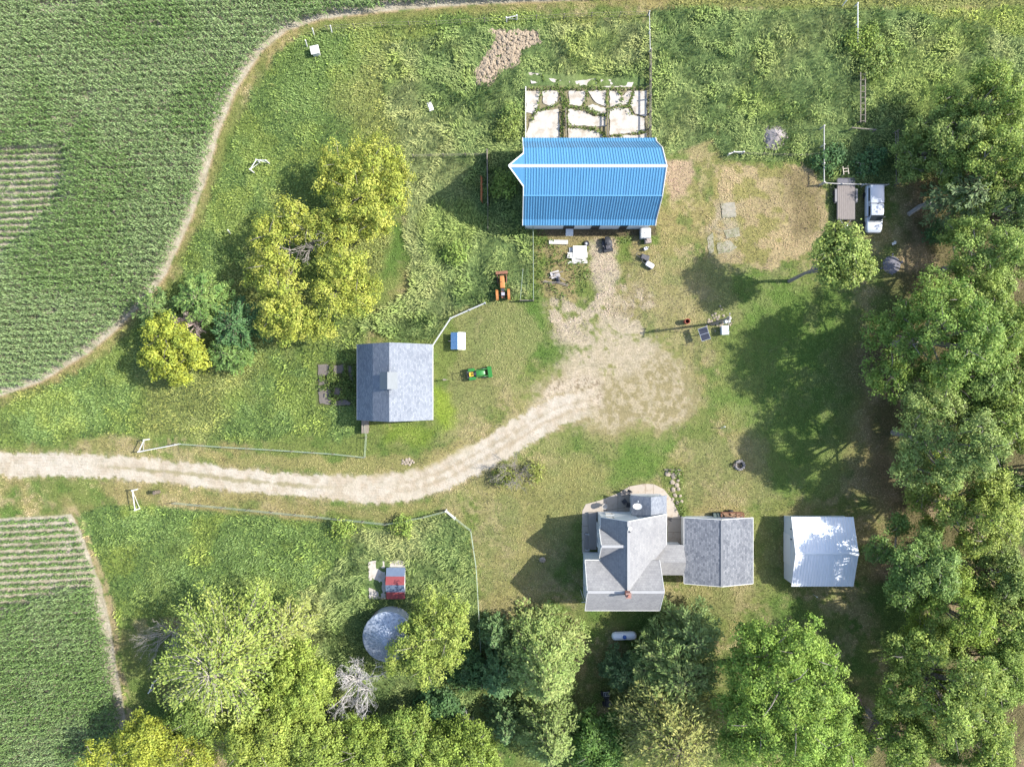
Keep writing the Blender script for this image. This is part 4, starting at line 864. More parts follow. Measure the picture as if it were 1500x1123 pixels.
# white brace assemblies at fence ends
def brace(label, pts, cat='fence brace', r=0.085, h=1.4):
    o=thing('fence_brace',label,cat,(*W(*pts[0]),0),0,'white fence braces'); ox,oy=W(*pts[0]); rail=MB()
    P=[(W(*p)[0]-ox,W(*p)[1]-oy) for p in pts]
    for (a,b) in P: m=MB(); m.tube([(a,b,-.1),(a,b,h)],r,10); part('post',m,WHITE,o)
    for (a,b),(c,d) in zip(P[:-1],P[1:]): rail.tube([(a,b,h-.15),(c,d,h-.15)],r*0.7,8); rail.tube([(a,b,h-.2),(c,d,.2)],r*0.35,6)
    part('rail',rail,WHITE,o)
brace('white brace with a thick post and a long rail where the driveway fence begins',[(219,643),(211,660),(264,650)],r=0.08)
brace('white brace standing alone in the grass south of the driveway',[(202,716),(206,744)],r=0.08)
brace('white angled brace in the meadow near the corn edge, left of the yellow-green trees',[(372,253),(381,239),(395,240)],r=0.08)
brace('white brace in the shadow of the grove by the lower corn corner',[(232,993),(226,1007)],r=0.08)
brace('short white stub brace at the top of the dry patch',[(1065,229),(1072,226),(1086,226)],r=0.08,h=1.0)
brace('small white brace near the top cornfield margin above the rubble',[(742,33),(757,30)],r=0.08,h=1.2)
for k,(px,py,lab) in enumerate(((450,69,'white marker post left of the white panel near the corn'),(486,48,'white marker post right of the white panel near the corn'),(460,52,'faint white marker post above the white panel near the corn'),(1233,10,'white marker post in the top right weeds'),(338,343,'white marker post in the tree shadow by the corn edge'),(1056,627,'thin white marker post on the lawn west of the fire ring'))):
    m=MB(); m.tube([(0,0,-.1),(0.12,0.25,1.15)],0.075 if k!=5 else 0.04,8); m.tube([(0.12,0.25,1.15),(0.125,0.26,1.22)],[0.09,0.04],8)
    single('marker_post',m,WHITE,lab,'post',(*W(px,py),0),0,'white marker posts')
b=thing('hunting_blind','white square topped box stand in the grass near the corn margin','box stand',(*W(464,78),0),math.radians(12)); m=MB(); m.box(-.52,.52,-.5,.5,.82,.90); part('top',m,WHITE,b)
m=MB(); m.box(-.42,.42,-.42,.42,0,.82); part('body',m,M('grey_panel',(0.4,0.4,0.38),0.8,0.1,3),b)
m=MB(); m.box(-.28,.28,-.5,.5,0,.18); m.box(-.22,.22,-.42,.42,.18,.24); single('salt_trough',m,M('pale_grey_plastic',(0.5,0.49,0.46),0.7,0.1,3),'small pale trough lying alone in the trampled weeds','trough',(*W(631,158),.25),math.radians(20))
# --- little gambrel barn
SH1 = shingle('blue_grey_shingles', A(172,180,192), A(132,142,158), A(198,204,213), 'x', 11.0, 0.15)
SX=-166*S; gb = thing('barn','little square gambrel barn with blue-grey shingles and a small cupola','barn',(SX,0.1,0))
gp=[(-4.45,2.7),(-2.15,5.0),(0,6.5),(2.15,5.0),(4.45,2.7)]; mb=MB(); y0,y1=-4.3,4.6
for k,((a,za),(b,zb)) in enumerate(zip(gp[:-1],gp[1:])): mb.slab([(SX+a+.001*k,y0,za),(SX+b,y0,zb),(SX+b,y1,zb),(SX+a+.001*k,y1,za)],0.12)
part('roof',mb,SH1,gb,True)
pent(gb,'wall',M('white_board_wall',(0.55,0.54,0.51),0.8,0.12,3,stretch=(8,8,.4)),[(SX-4.2,0),(SX-4.2,2.65),(SX-2.05,4.85),(SX,6.3),(SX+2.05,4.85),(SX+4.2,2.65),(SX+4.2,0)],y0+.22,y1-.22,'y')
cu=MB(); cx,cy=SX+.05,0.32; cu.box(cx-.72,cx+.72,cy-.72,cy+.72,5.9,7.35); cup=part('cupola',cu,M('grey_boards',(0.34,0.34,0.34),0.8,0.15,5),gb,True)
cr=MB(); cr.slab([(cx-.98,cy-.95,7.15),(cx,cy-.95,8.0),(cx,cy+.95,8.0),(cx-.98,cy+.95,7.15)],.06); cr.slab([(cx+.002,cy-.95,8.0),(cx+.98,cy-.95,7.15),(cx+.98,cy+.95,7.15),(cx+.002,cy+.95,8.0)],.06)
part('cupola_roof',cr,M('zinc_roof',A(150,158,164),0.6,0.12,3,stretch=(6,.6,1)),cup,True)
cl=MB(); 
for k in range(5): cl.box(cx-.75,cx-.72,cy-.5,cy+.5,6.25+k*.17,6.33+k*.17)
part('louver',cl,WOODM,cup,True)
d=MB(); d.box(SX-1.4,SX+1.4,y0+.14,y0+.21,0.05,2.6); part('door',d,M('dark_barn_door',(0.09,0.07,0.06),0.9,0.2,4),gb,True)
for xx in (-3,3): window(gb,(SX+xx,y0+.22,1.7),.8,.8,'s')
for yy in (-2.5,0.2,2.8): window(gb,(SX-4.2,yy,1.6),.8,.7,'w')
fa=MB(); fa.beam((SX+4.47,y0,2.62),(SX+4.47,y1,2.62),.05,.16); fa.beam((SX-4.47,y0,2.62),(SX-4.47,y1,2.62),.05,.16); part('fascia',fa,WHITE,gb,True)
# small stone at its corner
m=MB(); m.box(-.32,.32,-.7,.7,0,.9); m.slab([(-.4,-.8,1.02),(.4,-.8,.95),(.4,.8,.95),(-.4,.8,1.02)],.08); single('feed_bin',m,WOODM,'grey wooden feed bin against the south wall of the little barn','bin',(*W(537,624),0))
m=MB(); m.beam((0,0,0),(0,0,1.0),.1,.1); m.beam((-.35,0,.6),(.35,0,.6),.08,.12); m.obox((0,0,1.0),(.3,.22,.2)); single('hydrant_post',m,WOODM,'small grey hydrant post casting a shadow between the little barn and the green tractor','post',(*W(652,556),0))
# --- farmhouse
SHL = shingle('light_grey_shingles', A(184,185,187), A(162,164,168), A(194,195,196), 'x', 5.0, 0.22)
SHW = shingle('light_grey_shingles_wing', A(196,195,194), A(172,172,173), A(208,207,205), 'y', 5.0, 0.22)
hx=8.4
house=thing('farmhouse','L-shaped white farmhouse with steep pale grey shingled roofs and a brick chimney','house',(13,-20,0))
sx0,sx1,sy0,sy1=8.35,16.8,-25.85,-20.15; syr=-23.0; ze,zr=5.3,7.8
gable(house,'roof',SHW,sx0,sx1,sy0,sy1,ze,zr,'x',syr,0.16)
pent(house,'wall',SIDING,[(sy0+.3,0),(sy0+.3,ze+.15),(syr,zr-.22),(sy1-.3,ze+.15),(sy1-.3,0)],sx0+.3,sx1-.3,'x')
nx0,nx1,nr,ny1=10.1,18.0,12.87,-15.25
mb=MB(); mb.slab([(nx0,ny1,ze),(nx0,syr,ze),(nr,syr,zr-.004),(nr,ny1,zr-.004)][::-1],.16)
mb.slab([(nr+.002,ny1,zr-.004),(nr+.002,syr+.02,zr-.004),(nx1,-18.85,3.5),(nx1,ny1,3.5)][::-1],.16); part('roof',mb,SHL,house,True)
pent(house,'wall',SIDING,[(nx0+.3,0),(nx0+.3,ze+.14),(nr,zr-.22),(nx1-.3,3.6),(nx1-.3,0)][::-1],ny1-.3,-18.95,'y')
pent(house,'wall',SIDING,[(nx0+.31,0),(nx0+.31,ze+.13),(nr,zr-.24),(14.6,6.05),(14.6,0)][::-1],-18.96,-20.5,'y')
# west cross gable
gy0,gy1,gyr,gz=-19.85,-16.55,-18.05,7.45; mb=MB()
mb.slab([(9.95,gy0,5.45),(12.9,gyr,gz),(9.95,gyr,gz)],.14); mb.slab([(9.95,gyr+.002,gz),(12.9,gyr+.002,gz),(9.95,gy1,5.45)],.14); part('roof',mb,SHW,house,True)
pent(house,'wall',SIDING,[(gy0+.2,0),(gy0+.2,5.42),(gyr,gz-.24),(gy1-.2,5.42),(gy1-.2,0)],10.25,12.0,'x')
# ridge caps
rc=MB(); 
for (a,b) in (((sx0,syr,zr+.02),(sx1,syr,zr+.02)),((nr,ny1,zr+.02),(nr,syr,zr+.02)),((9.95,gyr,gz+.02),(12.8,gyr,gz+.02))): rc.beam(a,b,.30,.05)
part('ridge_cap',rc,M('pale_ridge_shingle',A(205,206,206),0.85,0.05,4),house,True)
# rake trim
tr=MB()
for x in (sx0-.03,sx1+.03):
    for s,ye in ((-1,sy0),(1,sy1)): tr.beam((x,syr,zr-.06),(x,ye,ze-.06),.06,.14)
tr.beam((sx0,sy0-.03,ze-.1),(sx1,sy0-.03,ze-.1),.06,.14); tr.beam((sx0,sy1+.03,ze-.1),(nx0,sy1+.03,ze-.1),.1,.14)
tr.beam((nx0,ny1+.03,ze-.08),(nr,ny1+.03,zr-.08),.07,.2); tr.beam((nr,ny1+.03,zr-.08),(nx1,ny1+.03,3.42),.07,.2); tr.beam((nx1+.03,ny1,3.4),(nx1+.03,-18.8,3.4),.07,.15); tr.beam((nx0-.03,ny1,ze-.1),(nx0-.03,gy1,ze-.1),.07,.15)
for s,ye in ((0,gy0),(1,gy1)): tr.beam((9.92,gyr,gz-.05),(9.92,ye,5.4),.07,.2)
part('trim',tr,WHITE,house,True)
# north room
gable(house,'roof',SH1,14.05,18.2,-15.45,-13.15,2.75,4.05,'y',16.1,.12); pent(house,'wall',SIDING,[(14.3,0),(14.3,2.75),(16.1,3.85),(17.95,2.75),(17.95,0)],-13.4,-15.6,'y')
# east link to the garage
gable(house,'roof',SHW,16.6,20.22,-22.55,-19.0,2.65,3.85,'x',-20.75,.12); pent(house,'wall',SIDING,[(-22.3,0),(-22.3,2.65),(-20.75,3.66),(-19.25,2.65),(-19.25,0)],16.5,20.1,'x')
mb=MB(); mb.slab([(16.55,-24.3,2.75),(17.75,-24.3,2.55),(17.75,-23.2,2.55),(16.55,-22.9,2.75)],.1); part('porch_roof',mb,WHITE,house,True)
for p in ((17.65,-24.2),(17.65,-23.3)): m=MB(); m.box(p[0]-.06,p[0]+.06,p[1]-.06,p[1]+.06,0,2.46); part('porch_post',m,WHITE,house,True)
BRICK=M('red_brick',(0.24,0.10,0.075),0.9,0.3,9,bmp=0.3)
m=MB(); m.box(12.45,12.95,-23.35,-22.85,7.0,8.75); ch=part('chimney',m,BRICK,house,True)
m=MB(); m.box(12.40,13.0,-23.4,-22.8,8.75,8.86); part('chimney_cap',m,M('chimney_cap_stone',(0.20,0.12,0.10),0.9,0.1,5),ch,True); m=MB(); m.tube([(12.7,-23.1,8.86),(12.7,-23.1,9.1)],.13,10); part('flue',m,BRICK,ch,True)
m=MB(); m.tube([(12.95,-15.95,7.4),(12.95,-15.95,8.15)],.13,10); m.tube([(12.95,-15.95,8.15),(12.95,-15.95,8.25)],[.25,.2],10); part('vent_pipe',m,WHITE,house,True)
m=MB(); m.tube([(13.0,-16.35,7.55),(13.0,-16.35,7.95)],.09,8); part('vent_pipe',m,DARKM,house,True)
for yy,zz in ((-24.4,1.6),(-24.4,4.2),(-21.8,1.6),(-21.8,4.2)): window(house,(sx0+.3,yy,zz),.9,1.3,'w')
for yy,zz in ((-18.05,4.3),(-18.7,1.7)): window(house,(10.25,yy,zz),.9,1.3,'w')
for xx,zz in ((11.4,4.0),(15.0,3.4),(11.6,1.6)): window(house,(xx,ny1-.3,zz),.9,1.2,'n')
for xx in (10.2,12.6,15.0):
    for zz in (1.6,4.2): window(house,(xx,sy0+.3,zz),.9,1.3,'s')
m=MB(); m.box(10.19,10.25,-17.6,-16.7,.5,2.5); dr=part('door',m,M('storm_door',(0.35,0.36,0.37),0.5,0.1,3),house,True); m=MB(); m.lathe([(.01,0),(.04,.02),(.04,.05),(.01,.07)],8,(10.15,-17.45,1.4)); part('handle',m,STEEL,dr,True)
pm=MB(); pm.box(9.25,10.22,-20.1,-15.6,.05,.45); pm.box(8.8,9.25,-20.1,-18.1,.05,.25); pc=part('porch',pm,M('grey_porch_boards',A(178,170,162),0.85,0.12,4,stretch=(9,.6,1)),house,True)
m=MB(); 
for yy in (-20.0,-18.1): m.beam((8.85,yy,1.0),(9.3,yy,1.25),.04,.05); m.beam((8.85,yy,.1),(8.85,yy,1.0),.04,.04); m.beam((9.3,yy,.4),(9.3,yy,1.25),.04,.04)
part('handrail',m,STEEL,pc,True)
m=MB(); m.tube([(8.3,-25.0,0.2),(8.3,-25.0,5.0)],.03,6); m.tube([(7.95,-25.0,5.0),(8.4,-25.0,5.0)],.04,6); part('service_mast',m,WHITE,house,True)
dsh=thing('satellite_dish','white oval satellite dish standing on the shingled north room of the farmhouse','dish',(*W(933,741,3.6),3.35)); m=MB(); m.tube([(0,0,-.05),(0,0,.55)],.035,6); m.tube([(0,.05,.5),(.05,.65,.75)],.02,6); m.obox((.05,.65,.78),(.1,.14,.1)); part('mount',m,STEEL,dsh)
m=MB(); vs=[];fs=[]
for r,z in ((0,0),(.2,.02),(.36,.07),(.47,.13)):
    for k in range(18): t=2*math.pi*k/18; vs.append((r*1.15*math.cos(t),r*.8*math.sin(t),z))
for i in range(3):
    for k in range(18): fs.append((i*18+k,i*18+(k+1)%18,(i+1)*18+(k+1)%18,(i+1)*18+k))
mm=Matrix.Translation((0,-.03,.55))@Matrix.Rotation(math.radians(-30),4,'X'); m.add([mm@Vector(v) for v in vs],fs); m.add([mm@Vector((v[0],v[1],v[2]-.03)) for v in vs],[f[::-1] for f in fs]); part('reflector',m,WHITE,dsh,smooth=True)
# patio
pat=MB(); pp=[(853,748),(858,738),(880,732),(905,722),(922,712),(945,708),(958,709),(972,716),(985,732),(994,752),(1001,764),(1001,797),(978,797),(978,770),(880,765),(880,758),(862,760),(863,790),(862,812),(853,810),(852,780)]
tag(part('patio',MB().prism([W(x,y) for x,y in reversed(pp)],-.05,.07),PATIO,None),kind='structure')
m=MB(); 
for a,b in (((888,733),(888,760)),((905,722),(905,760)),((922,712),(922,728)),((945,708),(945,726)),((957,709),(957,726)),((880,748),(926,741)),((853,770),(862,770)),((853,790),(862,790)),((978,760),(1000,760)),((978,779),(1000,779))):
    p,q=W(*a),W(*b); m.beam((*p,.068),(*q,.068),.045,.012)
tag(part('patio_joints',m,M('joint_dirt',A(160,142,118),0.95,0.2,6),None),kind='structure')
def chair(label,px,py,rz):
    o=thing('patio_chair',label,'chair',(*W(px,py),.07),rz,'patio chairs'); 
    m=MB(); m.box(-.25,.25,-.25,.25,.40,.44); part('seat',m,DARKM,o); m=MB(); m.obox((0,.28,.68),(.5,.04,.5),rx=math.radians(-12)); part('backrest',m,DARKM,o)
    for sx in (-.23,.23):
        for sy in (-.23,.23): m=MB(); m.beam((sx,sy,0),(sx,sy,.4),.035,.035); part('leg',m,DARKM,o)
    m=MB(); 
    for sx in (-.27,.27): m.beam((sx,-.24,.62),(sx,.28,.62),.05,.03); m.beam((sx,-.24,.42),(sx,-.24,.6),.03,.03)
    part('armrest',m,DARKM,o); return o
chair('dark metal patio chair nearest the lawn, left of the north room',912,722,.5); chair('dark metal patio chair close beside the north room wall',920,720,-.6); chair('dark metal patio chair in the wall shade on the patio',914,733,2.2); chair('dark metal patio chair deepest in the house shade',920,738,1.4)
m=thing('grill','small black lidded grill on the patio by the house wall','grill',(*W(903,754),.07)); b=MB(); b.loft([(-.32,.2,.65,.95),(-.3,.24,.62,1.05),(.3,.24,.62,1.05),(.32,.2,.65,.95)],.1); part('lid',b,BLACK,m,smooth=True); 
for sx in (-.25,.25): b=MB(); b.beam((sx,-.18,0),(sx,-.18,.63),.04,.04); b.beam((sx,.18,0),(sx,.18,.63),.04,.04); part('leg',b,BLACK,m)
m=thing('bird_bath','slim post with a flat dish top throwing a long shadow on the patio','bird bath',(*W(884,739),.07)); b=MB(); b.tube([(0,0,0),(0,0,1.0)],[.14,.05],8); part('pedestal',b,CONCG,m); b=MB(); b.lathe([(.05,1.0),(.2,1.03),(.34,1.12),(.3,1.12),(.04,1.06)],16); part('bowl',b,CONC,m)
# garage
SH2 = shingle('dark_speckled_shingles', A(160,165,174), A(104,111,122), A(198,201,206), 'x', 8.0)
gar=thing('garage','white garage with a speckled dark grey shingled gable roof beside the farmhouse','garage',(24.3,-19.6,0))
gable(gar,'roof',SH2,20.27,28.35,-23.5,-15.8,2.75,4.0,'y',24.3,.12)
pent(gar,'wall',SIDING,[(20.55,0),(20.55,2.7),(24.3,3.83),(28.05,2.7),(28.05,0)][::-1],-16.1,-23.2,'y')
m=MB(); m.beam((24.3,-23.5,4.02),(24.3,-15.8,4.02),.25,.05); part('ridge_cap',m,M('ridge_shingle',A(160,164,170),0.9,0.1,4),gar,True)
m=MB()
for x,s in ((20.27,-1),(28.35,1)): m.beam((x+s*.03,-23.5,2.66),(x+s*.03,-15.8,2.66),.06,.15)
for y in (-23.53,-15.77): m.beam((20.27,y,2.68),(24.3,y,3.93),.06,.16); m.beam((24.3,y,3.93),(28.35,y,2.68),.06,.16)
part('trim',m,WHITE,gar,True)
for xx in (22.4,26.2): m=MB(); m.box(xx-1.3,xx+1.3,-23.26,-23.2,.05,2.2); part('garage_door',m,WHITE,gar,True)
window(gar,(28.05,-19.5,1.6),.9,.9,'e')
# wagon behind the garage
wg=thing('wood_trailer','rusty brown slatted trailer of firewood against the north wall of the garage','trailer',(*W(1069,754),0)); m=MB(); m.box(-1.35,1.35,-.48,.48,.45,.55); part('deck',m,RUST,wg)
m=MB()
for y in (-.46,.46):
    for z in (.75,1.0,1.2): m.beam((-1.35,y,z),(1.35,y,z),.06,.1)
    for x in (-1.3,-.4,.4,1.3): m.beam((x,y,.55),(x,y,1.25),.06,.06)
for x in (-1.33,1.33): m.beam((x,-.46,.9),(x,.46,.9),.06,.12); m.beam((x,-.46,1.2),(x,.46,1.2),.06,.1)
part('rack',m,RUST,wg)
for s in (-1,1): m=MB(); m.lathe([(.2,-.08),(.32,-.08),(.32,.08),(.2,.08)],14,(0,s*.58,.32),'y'); part('wheel',m,RUBBER,wg)
m=MB(); rnd=random.Random(4)
for k in range(22): y=rnd.uniform(-.3,.3); x=rnd.uniform(-.9,.9); m.tube([(x-.28,y,.62+.12*(k//8)),(x+.28,y+rnd.uniform(-.1,.1),.64+.12*(k//8))],rnd.uniform(.06,.1),7)
part('firewood',m,M('split_logs',(0.22,0.14,0.09),0.9,0.35,6),wg)
m=MB(); m.tube([(-1.35,0,.5),(-2.1,0,.45)],.04,6); part('drawbar',m,RUST,wg)
m=MB(); m.box(-.5,.5,-.32,.32,0,.75); m.slab([(-.55,-.36,.9),(.55,-.36,.9),(.55,.36,.75),(-.55,.36,.75)],.06); single('storage_box',m,M('dark_green_box',(0.03,0.05,0.045),0.6,0.2,4),'dark green storage box at the left end of the rusty firewood trailer','box',(*W(1049,754),0))
# --- white shed
WR=M('white_metal_roof',(0.56,0.58,0.61),0.4,0.04,1,metal=0.1); ws=thing('shed','white metal shed with a ribbed white gable roof, partly in tree shade','shed',(36.6,-19.8,0))
x0,x1,y0,y1,yr=33.0,40.35,-23.95,-15.75,-19.8; rb=MB(); rb.ribbed((x0,y0,2.4),(x1,y0,2.4),(x1,yr,3.65),(x0,yr,3.65),.32,.035); rb.ribbed((x0,y1,2.4),(x1,y1,2.4),(x1,yr,3.65),(x0,yr,3.65),.32,.035); part('roof',rb,WR,ws,True)
m=MB(); m.slab([(x0-.02,yr-.2,3.62),(x1+.02,yr-.2,3.62),(x1+.02,yr,3.72),(x0-.02,yr,3.72)],.02); m.slab([(x0-.02,yr+.002,3.72),(x1+.02,yr+.002,3.72),(x1+.02,yr+.2,3.62),(x0-.02,yr+.2,3.62)],.02); part('ridge_cap',m,WR,ws,True)
pent(ws,'wall',M('shed_wall_metal',(0.42,0.45,0.47),0.5,0.05,2,stretch=(1,12,.3)),[(y0+.3,0),(y0+.3,2.42),(yr,3.55),(y1-.3,2.42),(y1-.3,0)],x0+.06,x1-.1,'x')
m=MB(); m.box(x0,x0+.06,-21.6,-18.0,.03,2.2); part('overhead_door',m,M('shed_door',(0.46,0.48,0.49),0.5,0.05,2,stretch=(1,1,9)),ws,True)
for y in (-17.2,-18.4): m=MB(); m.obox((x0,y,2.3),(.12,.14,.2)); part('wall_light',m,DARKM,ws,True)
m=MB(); m.tube([(0,0,0),(.02,0,1.0)],.03,6); m.obox((.02,0,1.05),(.14,.1,.16)); single('meter_post',m,WHITE,'thin white post south of the white shed','post',(*W(1191,870),0))
# --- grain bin
bx,by=-176.5*S,-359.5*S; gbn=thing('grain_bin','round galvanised grain bin with a streaked conical roof, partly under a tree','grain bin',(bx,by,0)); m=MB(); prof=[]
for k in range(27): prof.append((2.82+(.025 if k%2 else 0),.1*k+.02))
m.lathe(prof,48); part('wall',m,STEEL,gbn)
BR=bpy.data.materials.new('streaked_zinc'); BR.use_nodes=True; nt_=BR.node_tree; b_=nt_.nodes['Principled BSDF']; tc_=nt_.nodes.new('ShaderNodeTexCoord'); sx_=nt_.nodes.new('ShaderNodeSeparateXYZ'); nt_.links.new(tc_.outputs['Object'],sx_.inputs[0])
at_=nt_.nodes.new('ShaderNodeMath'); at_.operation='ARCTAN2'; nt_.links.new(sx_.outputs[1],at_.inputs[0]); nt_.links.new(sx_.outputs[0],at_.inputs[1]); nz_=nt_.nodes.new('ShaderNodeTexNoise'); cb_=nt_.nodes.new('ShaderNodeCombineXYZ'); nt_.links.new(at_.outputs[0],cb_.inputs[0]); nt_.links.new(sx_.outputs[2],cb_.inputs[1]); nt_.links.new(cb_.outputs[0],nz_.inputs['Vector']); nz_.inputs['Scale'].default_value=7; nz_.inputs['Detail'].default_value=5; nz_.inputs['Roughness'].default_value=.75
cr_=ramp(nt_,nz_.outputs['Fac'],.38,.66,(0.13,0.16,0.21,1),(0.42,0.45,0.50,1)); nt_.links.new(cr_,b_.inputs['Base Color']); b_.inputs['Roughness'].default_value=.5; b_.inputs['Metallic'].default_value=.25
m=MB(); vs=[];fs=[]; n=48
for r,z in ((2.98,2.58),(2.9,2.66),(.45,4.05),(.42,4.2),(.02,4.28)):
    for k in range(n): t=2*math.pi*k/n; q=.035 if (k%2==0 and .5<r<2.95) else 0; vs.append((r*math.cos(t),r*math.sin(t),z+q))
for i in range(4):
    for k in range(n): fs.append((i*n+k,i*n+(k+1)%n,(i+1)*n+(k+1)%n,(i+1)*n+k))
m.add(vs,fs); part('roof',m,BR,gbn)
m=MB(); 
for s in (-.2,.2): m.beam((2.9*math.cos(2.2)-s*.8,2.9*math.sin(2.2)-s*.6,.2),(2.9*math.cos(2.2)-s*.8,2.9*math.sin(2.2)-s*.6,2.6),.04,.04)
part('ladder',m,RUST,gbn)
# --- striped hut on slabs
cracked('hut_slab',[[(540,823),(545,821),(563,821),(564,832),(565,876.5),(541,876.5),(540,845)],[(571,821),(588,820),(592,823),(593,832),(571,832)]],0.09,CONC)
hut=thing('animal_hut','small metal hut with red and grey-blue striped roof on a concrete slab','hut',(*W(579,855),0)); hx_,hy_=W(579,855)
RED=M('red_roof_metal',A(176,84,86),0.6,0.08,2); GRB=M('grey_blue_roof_metal',A(128,146,172),0.5,0.08,2)
xa,xb=W(565.5,0,1.3)[0],W(593,0,1.3)[0]; ya=W(0,832,1.3)[1]; yb=W(0,878,1.3)[1]; ym=(ya+yb)/2
def zz(y): return 1.75-abs(y-ym)*0.36
for k,mt in enumerate((GRB,RED,GRB,RED)):
    q0=ya+(yb-ya)*k/4; q1=ya+(yb-ya)*(k+1)/4; m=MB(); m.slab([(xa,q1+.004,zz(q1)),(xb,q1+.004,zz(q1)),(xb,q0,zz(q0)),(xa,q0,zz(q0))],.04); part('roof_panel',m,mt,hut,True,label='red roof panel' if k%2 else 'grey-blue roof panel')
pent(hut,'wall',M('hut_wall',(0.42,0.43,0.43),0.7,0.1,3),[(ya-.15,.09),(ya-.15,1.04),(ym,1.6),(yb+.15,1.04),(yb+.15,.09)][::-1],xa+.12,xb-.12,'x')
m=MB(); m.box(xa+.08,xa+.12,ym-.4,ym+.4,.1,1.0); part('opening',m,M('dark_opening',(0.02,0.02,0.02),0.9,0.1,2),hut,True)
# --- small white coop, west roof slope tinted blue to stand for shade
cp=thing('chicken_coop','small coop with a white metal roof, its shaded west slope coloured pale blue, by the rail fence','coop',(*W(672,500),0)); m=MB(); m.box(-.72,.72,-.92,.92,0,.95); m.add([(-.72,-.92,.95),(.72,-.92,.95),(0,-.92,1.25),(-.72,.92,.95),(.72,.92,.95),(0,.92,1.25)],[(0,1,2),(5,4,3)]); part('body',m,M('coop_boards',(0.4,0.38,0.35),0.8,0.15,5),cp)
m=MB(); m.ribbed((-.88,-1.02,.93),(-.88,1.02,.93),(0,1.02,1.32),(0,-1.02,1.32),.25,.03); part('roof_panel',m,M('shaded_white_metal',A(120,170,222),0.5,0.08,2),cp,label='west roof slope, its shade put into a pale blue colour')
m=MB(); m.ribbed((.88,-1.02,.93),(.88,1.02,.93),(.002,1.02,1.32),(.002,-1.02,1.32),.25,.02); part('roof_panel',m,WR,cp,label='white roof slope')
m=MB(); m.tube([(.4,-.15,1.05),(.4,-.15,1.28)],.06,8); part('vent',m,STEEL,cp)
m=MB(); m.beam((-1.2,0,.9),(-.72,0,.9),.08,.05); m.beam((-1.2,0,0),(-1.2,0,.9),.06,.06); part('perch',m,DARKM,cp)
# ------------------------------------------------------------------ vehicles and machines
def tyre(o, c, r, w, rim_mat=STEEL, axis='y', name='wheel'):
    m=MB(); m.lathe([(r*.62,-w/2),(r*.92,-w/2),(r,-w*.3),(r,w*.3),(r*.92,w/2),(r*.62,w/2)],18,c,axis); wl=part(name,m,RUBBER,o)
    m=MB(); m.lathe([(r*.1,-w*.42),(r*.62,-w*.36),(r*.62,w*.36),(r*.1,w*.42)],14,c,axis); part('rim',m,rim_mat,wl); return wl
SILV=M('silver_white_car_paint',(0.34,0.365,0.40),0.28,0.03,1,metal=0.15,spec=0.5); TRIMB=M('black_trim',(0.03,0.03,0.032),0.5,0.2,4)
tk=thing('pickup_truck','silver-white pickup with a matching camper shell, parked beside the trailer','pickup',(*W(1280,306,.8),0),-math.pi/2)
m=MB(); m.loft([(-2.78,.86,.5,.95),(-2.7,.93,.42,1.06),(-1.9,.95,.40,1.08),(0,.96,.40,1.08),(1.2,.96,.42,1.09),(1.7,.95,.42,1.08),(2.45,.92,.42,1.0),(2.75,.84,.44,.92),(2.84,.72,.5,.84)],.13,4); part('body',m,SILV,tk,smooth=True)
m=MB(); m.loft([(-.42,.82,1.02,1.62),(-.3,.80,1.02,1.72),(.75,.78,1.02,1.70),(.95,.76,1.02,1.62),(1.62,.80,1.0,1.12)],.12,4); part('cabin',m,SILV,tk,smooth=True)
m=MB(); m.loft([(-2.68,.80,1.02,1.58),(-2.62,.84,1.02,1.68),(-.62,.84,1.02,1.72),(-.5,.82,1.02,1.66)],.12,4); sh=part('camper_shell',m,SILV,tk,smooth=True)
m=MB(); 
for s in (-1,1): m.box(-2.35,-.8,min(s*.80,s*.86),max(s*.80,s*.86),1.22,1.52)
m.box(-2.71,-2.6,-.6,.6,1.2,1.5); part('side_window',m,GLASS,sh)
m=MB(); m.add([(.98,-.70,1.645),(.98,.70,1.645),(1.55,.76,1.20),(1.55,-.76,1.20),(.95,-.70,1.62),(.95,.70,1.62),(1.5,.76,1.15),(1.5,-.76,1.15)],[(0,3,2,1),(4,5,6,7),(0,1,5,4),(2,3,7,6),(1,2,6,5),(3,0,4,7)]); part('windshield',m,GLASS,tk)
for s in (-1,1):
    m=MB(); m.add([(-.2,s*.83,1.22),(1.1,s*.84,1.18),(.8,s*.80,1.56),(-.15,s*.82,1.58)],[(0,1,2,3) if s<0 else (3,2,1,0)]); m.add([(-.2,s*.80,1.22),(1.1,s*.80,1.18),(.8,s*.76,1.56),(-.15,s*.77,1.58)],[(0,1,2,3)]); part('door_window',m,GLASS,tk)
    m=MB(); m.obox((1.05,s*1.06,1.16),(.12,.22,.16)); part('mirror',m,TRIMB,tk)
    m=MB(); m.obox((2.72,s*.60,.80),(.16,.3,.14)); part('headlight',m,M('headlight_lens',(0.7,0.72,0.72),0.15,0.05,3),tk)
    for x in (1.75,-1.75): tyre(tk,(x,s*.84,.37),.37,.24)
m=MB(); m.loft([(2.74,.8,.46,.6),(2.9,.7,.46,.6)],.05); part('bumper',m,TRIMB,tk)
m=MB(); m.obox((-.48,0,1.36),(.05,1.5,.5)); m.box(1.62,1.68,-.74,.74,1.085,1.10); part('gap_trim',m,TRIMB,tk)
